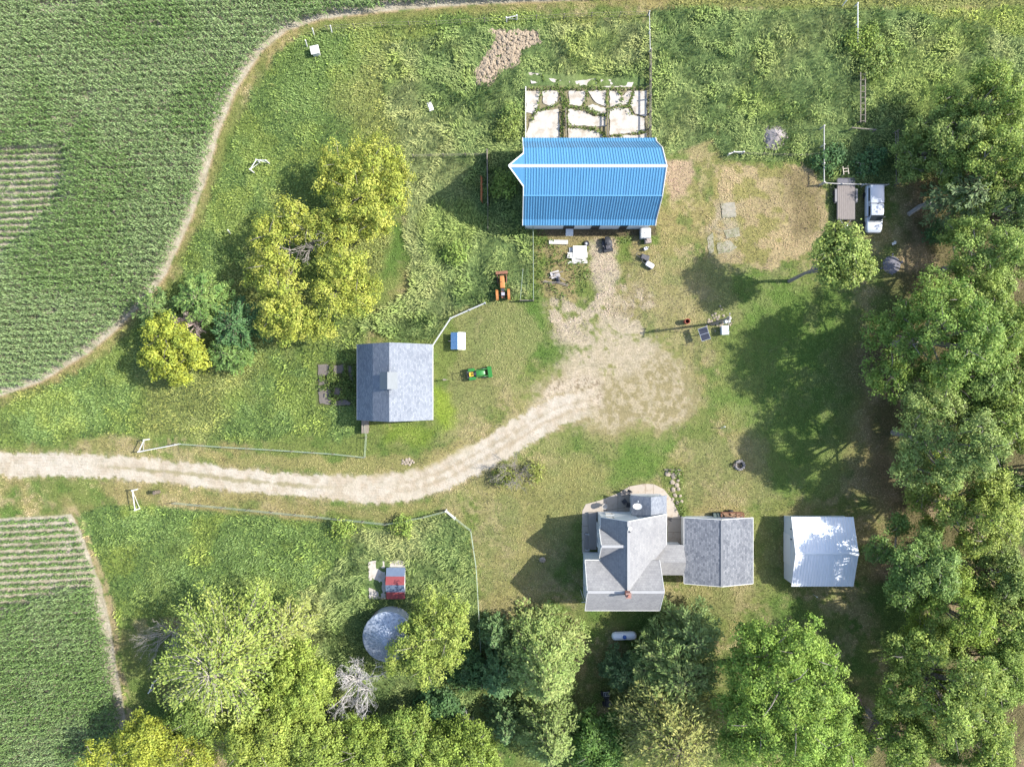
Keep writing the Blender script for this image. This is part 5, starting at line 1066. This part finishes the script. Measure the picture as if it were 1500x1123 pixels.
# flat trailer
tr=thing('flatbed_trailer','long flatbed trailer with a grey plank deck and tandem wheels, beside the pickup','trailer',(*W(1239.5,293,.7),0),math.pi/2)
m=MB()
for k in range(9): m.box(-2.3,2.0,-1.03+k*.23,-1.03+k*.23+.215,.66,.71)
part('deck',m,M('grey_deck_planks',A(172,162,156),0.9,0.16,4,stretch=(.5,5,1),bmp=0.2),tr)
m=MB(); m.box(2.0,2.62,-1.0,1.0,.64,.70); m.beam((2.6,-1,.7),(2.6,1,.7),.06,.1); part('dovetail',m,M('dark_steel_plate',(0.055,0.055,0.07),0.6,0.2,4),tr)
m=MB()
for s in (-1,1): m.beam((-2.3,s*1.06,.62),(2.6,s*1.06,.62),.06,.12)
m.beam((-2.33,-1.06,.62),(-2.33,1.06,.62),.06,.12); m.beam((-2.3,-.7,.55),(-3.3,0,.5),.08,.1); m.beam((-2.3,.7,.55),(-3.3,0,.5),.08,.1); m.beam((-3.3,0,.5),(-3.55,0,.5),.1,.1); part('frame',m,DARKM,tr)
m=MB(); m.tube([(-3.1,0,.1),(-3.1,0,.95)],.05,8); m.obox((-3.1,0,.98),(.22,.1,.06)); part('jack',m,STEEL,tr)
for s in (-1,1):
    for x in (.15,.95): tyre(tr,(x,s*1.24,.33),.33,.2)
    m=MB()
    for a,b in (((-.35,.5),(-.2,.74)),((-.2,.74),(1.3,.74)),((1.3,.74),(1.45,.5))): m.beam((a[0],s*1.24,a[1]),(b[0],s*1.24,b[1]),.26,.03)
    part('fender',m,M('grey_fender',(0.10,0.10,0.105),0.5,0.1,3),tr)
def sawhorse(label,px,py,rz):
    o=thing('wooden_frame',label,'wooden frame',(*W(px,py),0),rz,'wooden frames by the trailer'); m=MB()
    for s in (-.3,.3): m.beam((s,-.55,.85),(s,.45,.85),.07,.07); m.beam((s,-.5,0),(s,-.5,.85),.06,.06); m.beam((s,.4,0),(s,.4,.85),.06,.06)
    part('frame',m,M('bare_lumber',(0.42,0.37,0.30),0.8,0.15,5),o); m=MB(); m.beam((-.3,-.2,.87),(.3,-.2,.87),.07,.05); m.beam((-.3,.15,.87),(.3,.15,.87),.07,.05); part('rung',m,_mc['bare_lumber'],o)
sawhorse('pale ladder-like wooden frame just behind the trailer',1234,252,.12)
o=thing('wooden_frame','pale T-shaped wooden frame leaning in the weeds behind the trailer and pickup','wooden frame',(*W(1255,248),0),-.15,'wooden frames by the trailer'); m=MB(); m.beam((-.5,.55,.8),(.55,.45,.8),.09,.07); m.beam((0,.5,.8),(-.1,-.65,.75),.08,.07); m.beam((-.3,-.68,.75),(.25,-.64,.75),.07,.06); part('frame',m,_mc['bare_lumber'],o); m=MB(); m.beam((-.45,.55,0),(-.45,.55,.8),.06,.06); m.beam((.5,.45,0),(.5,.45,.8),.06,.06); m.beam((-.1,-.6,0),(-.1,-.6,.75),.06,.06); part('leg',m,_mc['bare_lumber'],o)
# green compact tractor
GT=M('green_tractor_paint',(0.02,0.125,0.022),0.35,0.06,2); YT=M('yellow_paint',(0.5,0.34,0.03),0.45,0.06,2)
t=thing('compact_tractor','small green compact tractor with a front loader bucket on the grass','tractor',(*W(699,547,.8),0),math.radians(8))
m=MB(); m.loft([(-.15,.30,.62,1.1),(0,.33,.55,1.16),(.7,.32,.55,1.10),(.95,.27,.56,1.0)],.09,3); part('hood',m,GT,t,smooth=True)
m=MB(); m.box(-1.15,.9,-.22,.22,.38,.6); m.box(-1.2,-.1,-.4,.4,.50,.56); part('chassis',m,DARKM,t)
m=MB(); m.loft([(-.95,.24,.72,1.15),(-.85,.26,.70,1.15),(-.78,.26,.70,.82),(-.42,.24,.70,.80)],.05); part('seat',m,YT,t)
m=MB(); m.lathe([(.15,-.015),(.19,-.015),(.19,.015),(.15,.015)],16,(-.25,0,1.2)); m.tube([(-.1,0,1.0),(-.25,0,1.2)],.025,6); part('steering_wheel',m,BLACK,t)
for s in (-1,1):
    tyre(t,(-.72,s*.58,.48),.48,.30,YT); tyre(t,(.72,s*.48,.30),.30,.2,YT)
    m=MB()
    for a,b in (((-1.15,.72),(-1.0,1.0)),((-1.0,1.0),(-.4,1.0)),((-.4,1.0),(-.25,.75))): m.beam((a[0],s*.52,a[1]),(b[0],s*.52,b[1]),.34,.03)
    part('fender',m,GT,t)
    m=MB(); m.beam((-.05,s*.42,1.0),(.7,s*.42,1.05),.07,.12); m.beam((.7,s*.42,1.05),(1.38,s*.42,.42),.07,.12); m.beam((-.05,s*.42,.4),(-.05,s*.42,1.05),.08,.12); part('loader_arm',m,GT,t)
m=MB(); m.slab([(1.36,-.68,.62),(1.36,.68,.62),(1.40,.68,.22),(1.40,-.68,.22)],.04); m.box(1.38,1.78,-.68,.68,.16,.20)
for s in (-1,1): m.add([(1.36,s*.68,.62),(1.40,s*.68,.18),(1.8,s*.68,.18)],[(0,1,2)]); m.add([(1.36,s*.65,.62),(1.40,s*.65,.18),(1.8,s*.65,.18)],[(2,1,0)])
m.beam((1.36,-.68,.63),(1.36,.68,.63),.12,.05); part('bucket',m,GT,t)
m=MB()
for s in (-1,1): m.beam((-1.05,s*.42,.6),(-1.15,s*.42,1.75),.06,.06)
m.beam((-1.15,-.42,1.75),(-1.15,.42,1.75),.06,.06); part('roll_bar',m,BLACK,t)
# old orange tractor
OR=M('faded_orange_paint',(0.33,0.13,0.035),0.6,0.2,3,stain=(0.24,0.13,0.08),stain_amt=0.2)
t=thing('farm_tractor','old faded orange tractor with a rusty front, sunk in the weeds','tractor',(*W(736,418,.9),0),math.pi/2+.06)
m=MB(); m.loft([(-.35,.28,.75,1.35),(-.2,.30,.72,1.42),(.9,.27,.72,1.40),(1.05,.25,.72,1.35)],.07,3); part('hood',m,OR,t,smooth=True)
m=MB(); m.box(1.05,1.12,-.27,.27,.7,1.34); part('grille',m,RUST,t)
m=MB(); m.box(-1.5,1.0,-.2,.2,.5,.74); m.tube([(-1.1,-.8,.62),(-1.1,.8,.62)],.1,8); m.tube([(.85,-.55,.38),(.85,.55,.38)],.06,8); part('chassis',m,RUST,t)
for s in (-1,1): tyre(t,(-1.1,s*.72,.62),.62,.30,OR); tyre(t,(.85,s*.55,.36),.36,.18,OR)
for s in (-1,1):
    m=MB()
    for k in range(5): a0,a1=.5+k*.45,.5+(k+1)*.45; m.beam((-1.1+.70*math.cos(a0),s*.70,.62+.70*math.sin(a0)),(-1.1+.70*math.cos(a1),s*.70,.62+.70*math.sin(a1)),.30,.03)
    part('fender',m,OR,t)
m=MB(); m.loft([(-1.2,.2,.95,1.05),(-.85,.22,.95,1.03)],.03); m.box(-1.25,-1.2,-.2,.2,1.0,1.35); part('seat',m,M('grey_seat',(0.25,0.26,0.3),0.6,0.1,3),t)
m=MB(); m.lathe([(.17,-.015),(.21,-.015),(.21,.015),(.17,.015)],16,(-.6,0,1.42)); m.tube([(-.35,0,1.2),(-.6,0,1.42)],.025,6); part('steering_wheel',m,BLACK,t)
m=MB(); m.tube([(.35,.12,1.4),(.35,.12,2.0)],.04,8); part('exhaust',m,RUST,t)
m=MB(); m.box(1.35,1.75,-.72,.72,.75,.82); m.box(1.35,1.40,-.72,.72,.4,1.1); 
for s in (-1,1): m.beam((1.4,s*.55,.7),(.2,s*.5,.8),.07,.1)
part('front_loader',m,RUST,t)
# propane tank
pt=thing('propane_tank','white horizontal propane tank with a blue dome lid on the grass behind the farmhouse','tank',(*W(914,930.5,.8),0),math.radians(1.5)); m=MB()
m.lathe([(.02,-1.5),(.25,-1.46),(.42,-1.32),(.5,-1.1),(.5,1.1),(.42,1.32),(.25,1.46),(.02,1.5)],20,(0,0,.82),'x'); part('vessel',m,M('white_tank_paint',(0.56,0.57,0.58),0.35,0.03,2),pt,smooth=True)
m=MB(); m.lathe([(.24,1.28),(.24,1.40),(.16,1.5),(.02,1.53)],14); part('dome',m,M('blue_dome',(0.04,0.10,0.30),0.4,0.05,2),pt,smooth=True)
for x in (-.85,.85): m=MB(); m.box(x-.08,x+.08,-.4,.4,0,.42); part('foot',m,CONCG,pt)
# utility corner: pole, panel, boxes, burn barrel
bx_,by_=1040,474.5; up=thing('utility_pole','grey wooden utility pole with a crossarm and can transformer, casting a long thin shadow','utility pole',(*W(bx_,by_),0)); m=MB(); m.tube([(0,0,-.2),(.04,.02,4),(.06,.03,7.7)],[.16,.14,.11],10); part('pole',m,M('pole_wood',(0.22,0.19,0.16),0.9,0.2,5),up)
m=MB(); m.beam((-.1,-.55,7.3),(.15,.6,7.3),.1,.12); part('crossarm',m,WOODM,up)
m=MB(); m.lathe([(.02,5.9),(.2,5.92),(.22,6.0),(.22,6.6),(.18,6.7),(.02,6.72)],14,(.32,.1,0)); part('transformer',m,STEEL,up)
for y in (-.5,0,.52): m=MB(); m.lathe([(.05,7.36),(.07,7.42),(.05,7.5),(.03,7.56)],8,(.02+y*.1,y,0)); part('insulator',m,WHITE,up)
m=MB(); m.tube([(.1,.1,7.2),(1.0,-.3,4.6),(1.6,-.9,2.2),(1.9,-1.0,1.0)],.025,5); m.tube([(-.16,.05,.1),(-.14,.05,5.8)],.03,5); part('service_cable',m,TRIMB,up)
sp=thing('solar_panel','dark blue solar panel tilted on a post beside the utility pole','solar panel',(*W(1031,489,1.3),0),math.radians(-72)); mm=Matrix.Translation((0,0,1.5))@Matrix.Rotation(math.radians(14),4,'X')
def tb_(m,x0,x1,y0,y1,z0,z1): b=MB().box(x0,x1,y0,y1,z0,z1); m.add([mm@Vector(v) for v in b.v],b.f)
m=MB()
for a in (-.74,.02):
    tb_(m,a,a+.72,-.5,.5,.0,.03)
part('panel',m,M('solar_cells',(0.02,0.022,0.035),0.5,0.2,6,spec=0.6),sp)
m=MB(); tb_(m,-.78,.78,-.54,.54,-.04,-.002)
for a in (-.76,0,.76): tb_(m,a-.02,a+.02,-.54,.54,0,.04)
for b in (-.52,.52): tb_(m,-.78,.78,b-.02,b+.02,0,.036)
part('frame',m,STEEL,sp); m=MB(); m.tube([(0,0,0),(0,0,1.46)],.06,8); part('post',m,STEEL,sp)
ub=thing('utility_cabinet','pale blue-grey utility cabinet standing on a gravel pad below the pole','cabinet',(*W(1062,483.5,.8),0),.05); m=MB(); m.box(-.36,.36,-.48,.48,0,.88); part('body',m,M('pale_cabinet',(0.32,0.37,0.39),0.5,0.05,2),ub); m=MB(); m.slab([(-.42,-.54,.93),(.42,-.54,.93),(.42,.54,.98),(-.42,.54,.98)],.05); part('lid',m,M('pale_cabinet_lid',(0.36,0.42,0.44),0.5,0.05,2),ub); m=MB(); m.box(.36,.39,-.1,.1,.4,.5); part('handle',m,STEEL,ub)
m=MB(); m.box(-.3,.3,-.2,.2,.6,1.4); m.box(-.05,.05,-.05,.05,0,.6); m.lathe([(.16,0),(.16,.1),(.1,.14)],12,(.0,-.2,1.0),'y'); single('meter_box',m,M('meter_grey',(0.5,0.51,0.51),0.5,0.1,3),'small grey electric meter box on a post beside the pale cabinet','meter box',(*W(1064,471,.8),0),.3)
m=MB(); rnd=random.Random(3)
for k in range(46): m.rock((rnd.gauss(0,.75),rnd.gauss(0,.55),.03),rnd.uniform(.06,.2),.45,k)
tag(single('gravel_pad',m,STONE,'scatter of pale stones around the foot of the utility pole','stones',(*W(1052,470),0)),kind='stuff')
bb=thing('burn_barrel','rusty red burn barrel, open at the top, on the grass','barrel',(*W(1007,470.5,.8),0)); m=MB(); vs=[];fs=[];n=20; pr=[(.29,0),(.3,.28),(.315,.3),(.3,.32),(.3,.6),(.315,.62),(.3,.64),(.3,.9),(.32,.92),(.27,.92),(.26,.3),(.02,.25)]
m.lathe(pr,n); part('drum',m,M('red_rust',(0.28,0.075,0.045),0.85,0.35,5),bb); m=MB(); m.lathe([(.02,.26),(.25,.30),(.2,.36),(.02,.38)],12); part('ash',m,M('black_ash',(0.015,0.014,0.013),0.95,0.3,5),bb)
fr=thing('fire_ring','round fire pit of dark stones with a scorched centre on the lawn','fire pit',(*W(1083,681),0)); 
for k in range(11): a=2*math.pi*k/11; m=MB(); m.rock((.52*math.cos(a),.52*math.sin(a),.16),.2,.8,k+60); part('stone',m,M('grey_fire_stone',(0.16,0.15,0.145),0.9,0.3,5,bmp=.3),fr)
m=MB(); m.lathe([(.45,.02),(.4,.05),(.02,.03)],14); part('ash',m,_mc['black_ash'],fr); m=MB(); m.lathe([(.02,.1),(.1,.1),(.1,.45),(.02,.45)],8,(-.75,.1,0)); m.tube([(-.9,-.2,.2),(-.5,.35,.45)],.07,6); part('log',m,BARK,fr)
# stones and plants north of the garage
m_=[(987,697,7,5),(994,694,5,4),(985,706,6,5),(991,710,5,4),(986,717,6,5),(994,716,5,5),(989,725,5,4),(996,726,4,4),(985,731,4,4),(998,734,4,3),(992,736,5,4),(978,693,8,3),(993,703,4,3)]
for k,(px,py,a,b) in enumerate(m_): m=MB(); m.rock((0,0,.08),a*S*.62,.35,k+90); single('flagstone',m,STONE,'pale flat stone in the rock border between the patio and the lawn','stone',(*W(px,py),0),0,'stones of the rock border')
crackweeds('border_plants',[[(990,692),(998,700)],[(994,735),(1000,752)],[(980,690),(1000,689)],[(1000,745),(1002,756)]],'leafy green plants in the rock border by the patio',260,.5,2.2)
m=MB(); m.beam((-1.0,0,.1),(1.0,.05,.1),.14,.16); single('border_timber',m,WOODM,'grey timber edging at the top of the rock border','timber',(*W(985,688),0),-.05)
m=MB(); m.tube([(0,0,0),(0,0,1.3)],.03,6); m.obox((0,0,1.2),(.25,.12,.4)); m.obox((0.05,-.3,.6),(.16,.14,1.1)); single('hose_stand',m,DARKM,'dark hose stand beside the east wall of the farmhouse','hose stand',(*W(979,756),.07))
# gravel heap, ash patch, fallen log, rubble
m=MB(); rnd=random.Random(9)
vs=[];fs=[];n=28;pr=[(1.55,0),(1.25,.22),(.85,.5),(.4,.72),(.02,.8)]
for i,(r,z) in enumerate(pr):
    for k in range(n): a=2*math.pi*k/n; q=1+.12*math.sin(3*a+1)+.08*rnd.uniform(-1,1); vs.append((r*q*math.cos(a),r*q*math.sin(a)*.95,z*(.9+.2*rnd.random())))
for i in range(4):
    for k in range(n): fs.append((i*n+k,i*n+(k+1)%n,(i+1)*n+(k+1)%n,(i+1)*n+k))
m.add(vs,fs)
for k in range(160): a=rnd.uniform(0,6.28); q=math.sqrt(rnd.random())*1.45; m.rock((q*math.cos(a),q*math.sin(a),max(.02,.78*(1-q/1.55))),rnd.uniform(.05,.12),.7,k)
single('gravel_heap',m,M('grey_gravel',A(196,186,182),0.95,0.22,8,bmp=.5),'small round heap of grey gravel in the weeds','gravel heap',(*W(1135,201),0))
m=MB(); m.lathe([(1.1,.0),(.9,.05),(.4,.1),(.02,.12)],18); rnd=random.Random(12)
for k in range(70): a=rnd.uniform(0,6.28); q=abs(rnd.gauss(0,.6)); m.rock((q*math.cos(a),q*math.sin(a)*1.2,.02),rnd.uniform(.05,.16),.5,k)
single('ash_heap',m,M('grey_ash',A(150,148,158),0.95,0.25,6),'grey ash heap on the shaded lawn below the pickup','ash heap',(*W(1306,388),0))
m=MB(); m.obox((0,0,.25),(.5,.3,.06),.4,.2); m.obox((.15,.12,.12),(.3,.25,.2),.9); single('bucket_scrap',m,WHITE,'small piece of white scrap on the lawn in front of the pickup','scrap',(*W(1308,357),0))
m=MB(); m.tube([(-1.9,-.55,.22),(-.6,.35,.34),(.5,.75,.36),(1.6,.55,.3)],[.26,.30,.28,.2],9); m.tube([(.7,.7,.4),(1.3,-.1,.3),(1.6,-.6,.2)],[.2,.14,.07],7); m.tube([(.2,.7,.45),(.8,1.3,.7)],[.16,.05],6); m.tube([(-.3,.5,.5),(-.1,1.0,.9)],[.1,.03],6); single('fallen_log',m,M('pale_log',(0.25,0.23,0.21),0.9,0.25,5,bmp=.4),'bare grey fallen tree trunk with branch stubs right of the pickup','log',(*W(1352,308),0))
poly=[(717,45),(788,47),(790,62),(760,72),(760,95),(735,102),(716,126),(701,123),(697,105),(718,76),(728,60)]
m=MB(); rnd=random.Random(15); cnt=0
while cnt<760:
    x=rnd.uniform(694,792); y=rnd.uniform(43,128); inside=sdist(np.array([x]),np.array([y]),poly)[0]
    if inside>-1.5: X,Y=W(x,y); ox,oy=W(740,82); m.rock((X-ox,Y-oy,.10+.25*rnd.random()*min(1,max(0,inside)/8)),rnd.uniform(.08,.28),.6,cnt); cnt+=1
tag(single('clay_rubble',m,M('tan_clay_clods',A(208,188,160),0.95,0.16,4,bmp=.4),'heap of dry tan clay clods in the weeds northwest of the barn','rubble',(*W(740,82),0)),kind='stuff')
bd=[(-9,-9)]
mb=MB(); mb.prism([W(x,y) for x,y in reversed(poly)],-.1,.13); tag(part('clay_bed',mb,_mc['tan_clay_clods'],None),kind='structure')
# scrap south of the barn
m=MB(); m.box(-1.15,1.15,-.26,.26,.1,.16); m.beam((-.9,-.2,0),(-.9,.2,0),.1,.2); m.beam((.9,-.2,0),(.9,.2,0),.1,.2); single('white_plank',m,M('worn_white_boards',(0.36,0.35,0.32),0.8,0.18,3,stain=(0.2,0.18,0.15),stain_amt=.3),'long white plank on blocks in front of the barn','plank',(*W(818,355),.05),-.02)
pl=thing('panel_stack','untidy stack of white panels lying in front of the barn','panel stack',(*W(846,372),0)); rnd=random.Random(5)
for k in range(7): m=MB(); m.obox((rnd.uniform(-.25,.25),rnd.uniform(-.3,.3),.1+.06*k),(rnd.uniform(1.4,2.3),rnd.uniform(.5,1.4),.04),rnd.uniform(-.15,.15)); part('panel',m,_mc['worn_white_boards'] if k%3 else WHITE,pl)
m=MB(); m.obox((0,-1.0,.06),(2.4,.35,.06),.03); part('panel',m,_mc['worn_white_boards'],pl)
sp_=thing('spare_wheel','small black wheel with a pale hub lying near the white panels','wheel',(*W(859,357),0)); m=MB(); m.lathe([(.18,.02),(.33,.02),(.36,.1),(.33,.22),(.2,.24),(.16,.1)],18); part('tyre',m,RUBBER,sp_); m=MB(); m.lathe([(.02,.08),(.16,.06),(.17,.14),(.02,.16)],12); part('rim',m,STEEL,sp_)
# riding mower (dark)
mw=thing('riding_mower','black riding mower parked in front of the barn','mower',(*W(890,357,.6),0),math.pi/2+.1); m=MB(); m.loft([(-.1,.30,.45,.85),(.1,.36,.42,.92),(.6,.34,.42,.88),(.85,.26,.45,.75)],.1,3); part('hood',m,BLACK,mw,smooth=True); m=MB(); m.loft([(-.7,.28,.62,1.05),(-.6,.28,.6,1.05),(-.52,.28,.58,.72),(-.25,.26,.58,.70)],.05); part('seat',m,M('dark_grey_vinyl',(0.05,0.05,0.06),0.5,0.2,4),mw)
m=MB(); m.loft([(-.35,.55,.12,.3),(-.25,.62,.12,.32),(.35,.62,.12,.32),(.45,.5,.12,.3)],.06); part('mower_deck',m,DARKM,mw); m=MB(); m.box(-.95,.7,-.25,.25,.3,.46); m.box(-.95,-.3,-.48,.48,.46,.56); part('chassis',m,BLACK,mw); m=MB(); m.lathe([(.14,-.015),(.18,-.015),(.18,.015),(.14,.015)],14,(-.08,0,1.05)); m.tube([(.05,0,.85),(-.08,0,1.05)],.02,6); part('steering_wheel',m,BLACK,mw)
for s in (-1,1): tyre(mw,(-.65,s*.48,.27),.27,.24); tyre(mw,(.62,s*.42,.2),.2,.16)
# white tank crate by the barn corner
ib=thing('water_tote','square white water tote in a cage at the barn corner','water tote',(*W(946,341,1.1),0)); m=MB(); m.loft([(-.55,.52,.18,1.1),(-.5,.56,.16,1.14),(.5,.56,.16,1.14),(.55,.52,.18,1.1)],.08); m.lathe([(.12,1.14),(.14,1.2),(.02,1.21)],10); part('tank',m,WHITE,ib)
m=MB()
for z in (.3,.6,.9,1.12):
    for s in (-1,1): m.beam((-.6,s*.6,z),(.6,s*.6,z),.025,.025); m.beam((s*.6,-.6,z),(s*.6,.6,z),.025,.025)
for s in (-1,1):
    for x in (-.6,-.2,.2,.6): m.beam((x,s*.6,.15),(x,s*.6,1.14),.025,.025); m.beam((s*.6,x,.15),(s*.6,x,1.14),.025,.025)
part('cage',m,STEEL,ib); m=MB(); m.box(-.6,.6,-.6,.6,0,.14); part('pallet',m,WOODM,ib)
m=MB(); m.obox((0,0,.35),(.75,.55,.7),.1); m.obox((.05,.1,.78),(.5,.4,.16),.3); m.obox((-.2,-.1,.74),(.25,.2,.1),.6); single('crate_pile',m,M('grey_brown_crate',(0.25,0.21,0.18),0.85,0.3,5),'grey-brown crate with odds and ends below the white water tote','crate',(*W(948,354),0))
m=MB(); m.obox((0,0,.25),(.4,.35,.5),.4); m.tube([(.1,0,.5),(.25,.1,.8)],.05,6); single('gas_can',m,M('pale_grey_can',(0.4,0.4,0.42),0.5,0.1,3),'small grey can on the grass below the crate by the barn','can',(*W(945,365),0))
def handcart(label,px,py,rz,mat,wheels):
    o=thing('hand_cart' if wheels else 'walk_mower',label,'cart',(*W(px,py),0),rz); m=MB(); m.loft([(-.55,.22,.25,.5),(-.45,.3,.2,.58),(.4,.3,.2,.58),(.5,.22,.25,.5)],.06); part('tub',m,mat,o)
    for s in (-1,1): tyre(o,(.25,s*.36,.18),.18,.1)
    m=MB()
    for s in (-.2,.2): m.tube([(-.5,s,.4),(-1.15,s,.85)],.025,6)
    m.tube([(-1.15,-.2,.85),(-1.15,.2,.85)],.03,6); part('handle',m,DARKM,o)
handcart('dark push mower on the grass east of the barn track',944,378,-.35,DARKM,False); handcart('pale grey barrow tipped on the grass below the push mower',951,389,-.55,M('pale_barrow',(0.45,0.44,0.44),0.6,0.15,4),True)
jk=thing('scrap_pile','grey scrap pile of boards and sheet metal among weeds south of the barn','scrap pile',(*W(813,406),0)); rnd=random.Random(8); m=MB()
m.obox((0,.3,.2),(1.1,.8,.06),.3,.1,.1); m.obox((.2,.1,.32),(.8,.5,.05),-.3,.2,-.1); part('sheet_metal',m,M('grey_sheet',(0.28,0.265,0.265),0.6,0.2,4),jk)
m=MB()
for k in range(9): a=rnd.uniform(-.6,.9); m.obox((rnd.uniform(-.8,.9),rnd.uniform(-1.1,.7),.1+.05*k),(rnd.uniform(.8,1.8),.12,.05),a,0,rnd.uniform(-.15,.15))
part('board',m,WOODM,jk); m=MB(); m.obox((.35,-.45,.25),(.4,.6,.4),.2); m.tube([(.3,-.2,.5),(.5,-.5,.6)],.14,8); part('engine',m,DARKM,jk)
for k,(px,py,wd,ln,lab,mt) in enumerate(((834,338,.9,1.3,'pale grey sloped ramp at the barn doorway, longest one',M('pale_grey_ramp',(0.40,0.42,0.43),0.6,0.1,3)),(885,331,.95,.6,'short pale ramp under the barn eave, left of the last doorway',WHITE),(924,331,.85,.5,'short grey ramp under the barn eave, right of the last doorway',M('grey_ramp',(0.22,0.22,0.24),0.7,0.1,3)))):
    m=MB(); m.slab([(-wd/2,-ln/2,.06),(wd/2,-ln/2,.06),(wd/2,ln/2,.45),(-wd/2,ln/2,.45)],.05)
    for s in (-1,1): m.beam((s*(wd/2-.05),-ln/2,.02),(s*(wd/2-.05),ln/2,.36),.06,.06)
    single('door_ramp',m,mt,lab,'ramp',(*W(px,py),0.02),0,'ramps along the barn wall')
# under the trees at the bottom
at=thing('atv','black four-wheeler with a white rack half hidden under the pine','four-wheeler',(*W(889,1024,.7),0),math.pi/2+.15); m=MB(); m.loft([(-.9,.3,.55,.75),(-.6,.42,.5,.85),(0,.25,.5,.8),(.5,.4,.5,.9),(.9,.28,.55,.8)],.1,3); part('body',m,BLACK,at,smooth=True); m=MB(); m.loft([(-.6,.16,.82,.95),(0,.18,.80,.92)],.05); part('seat',m,DARKM,at)
for s in (-1,1):
    tyre(at,(.62,s*.45,.3),.3,.25); tyre(at,(-.62,s*.45,.3),.3,.25)
m=MB()
for y in (-.3,-.1,.1,.3): m.beam((.5,y,.95),(1.0,y,.95),.03,.03)
m.beam((.5,-.35,.95),(.5,.35,.95),.03,.03); m.beam((1.0,-.35,.95),(1.0,.35,.95),.03,.03); part('rack',m,WHITE,at); m=MB(); m.tube([(.3,-.4,1.05),(.35,0,.98),(.3,.4,1.05)],.025,6); part('handlebar',m,BLACK,at)
hb_=thing('board_pile','low reddish heap of blocks and broken boards beside the largest bright tree','scrap heap',(*W(1247,1028),0),.1); m=MB(); m.box(-.85,.85,-.75,-.6,0,.75); m.box(-.85,.85,.5,.65,0,.9); m.box(-.85,-.7,-.59,.49,0,.6); m.box(.7,.85,-.59,.49,0,.85); part('wall',m,M('pinkish_brick',(0.27,0.16,0.145),0.9,0.25,8),hb_)
m=MB(); m.obox((.1,0,.95),(1.5,.5,.05),.5,.1); m.obox((-.2,-.2,.9),(1.4,.3,.05),-.4); m.obox((.2,-.5,.85),(1.2,.2,.05),1.1); part('board',m,M('reddish_board',(0.30,0.17,0.15),0.9,0.3,5),hb_)
m=MB(); m.rock((0,0,.25),.38,.7,333); single('boulder',m,STONE,'single pale boulder on the lawn at the tip of the farmhouse shadow','boulder',(*W(795,819),0))
m=MB(); 
for k in range(14): a=k*2.4; q=.16*math.sqrt(k); m.rock((q*math.cos(a)*1.3,q*math.sin(a)*.7,.05),.17,.5,k+400)
single('stone_heap',m,STONE,'low heap of white stones at the north edge of the driveway','stone heap',(*W(597,676),0))
m=MB(); m.tube([(0,0,0),(0,.02,.55)],[.2,.17],9); m.rock((0.02,0,.55),.2,.4,77); single('tree_stump',m,BARK,'dark stump on the grass under the right grove','stump',(*W(1314,580),0))
m=MB(); m.tube([(0,0,0),(.05,.1,1.3)],[.24,.2],9); m.tube([(0.03,.06,.8),(.3,.3,1.5)],[.12,.06],7); m.rock((.05,.1,1.25),.26,.5,78); single('tree_stump',m,BARK,'tall dark stump in the brush south of the lone white brace','stump',(*W(233,720),0))
# ------------------------------------------------------------------ camera, light, world
cam = bpy.data.cameras.new('Camera'); co = bpy.data.objects.new('Camera', cam); COL.objects.link(co)
co.location = (0,0,H); cam.sensor_fit='HORIZONTAL'; cam.sensor_width=36; cam.lens = FPX/1500*36; cam.clip_end = 3000; cam.clip_start = 1.0
scn.camera = co
ELEV = math.radians(42); sd = Vector((1.0, 0.135, 0)).normalized()*math.cos(ELEV); sd.z = math.sin(ELEV)
sun = bpy.data.lights.new('Sun','SUN'); sun.energy = 3.9; sun.angle = math.radians(0.6); sun.color = (1.0,0.95,0.87)
so = bpy.data.objects.new('Sun',sun); COL.objects.link(so); so.rotation_euler = sd.to_track_quat('Z','Y').to_euler(); so.location = (60,10,60)
w = bpy.data.worlds.new('World'); scn.world = w; w.use_nodes = True; nt = w.node_tree; bg = nt.nodes['Background']
sky = nt.nodes.new('ShaderNodeTexSky'); sky.sky_type='NISHITA'; sky.sun_disc=False; sky.sun_elevation = ELEV; sky.sun_rotation = math.atan2(sd.x, sd.y); sky.dust_density=1.5
nt.links.new(sky.outputs[0], bg.inputs[0]); bg.inputs[1].default_value = 0.15
scn.view_settings.view_transform='Standard'; scn.view_settings.look='None'; scn.view_settings.exposure = 1.53; scn.view_settings.gamma = 1; scn.view_settings.use_curve_mapping=False
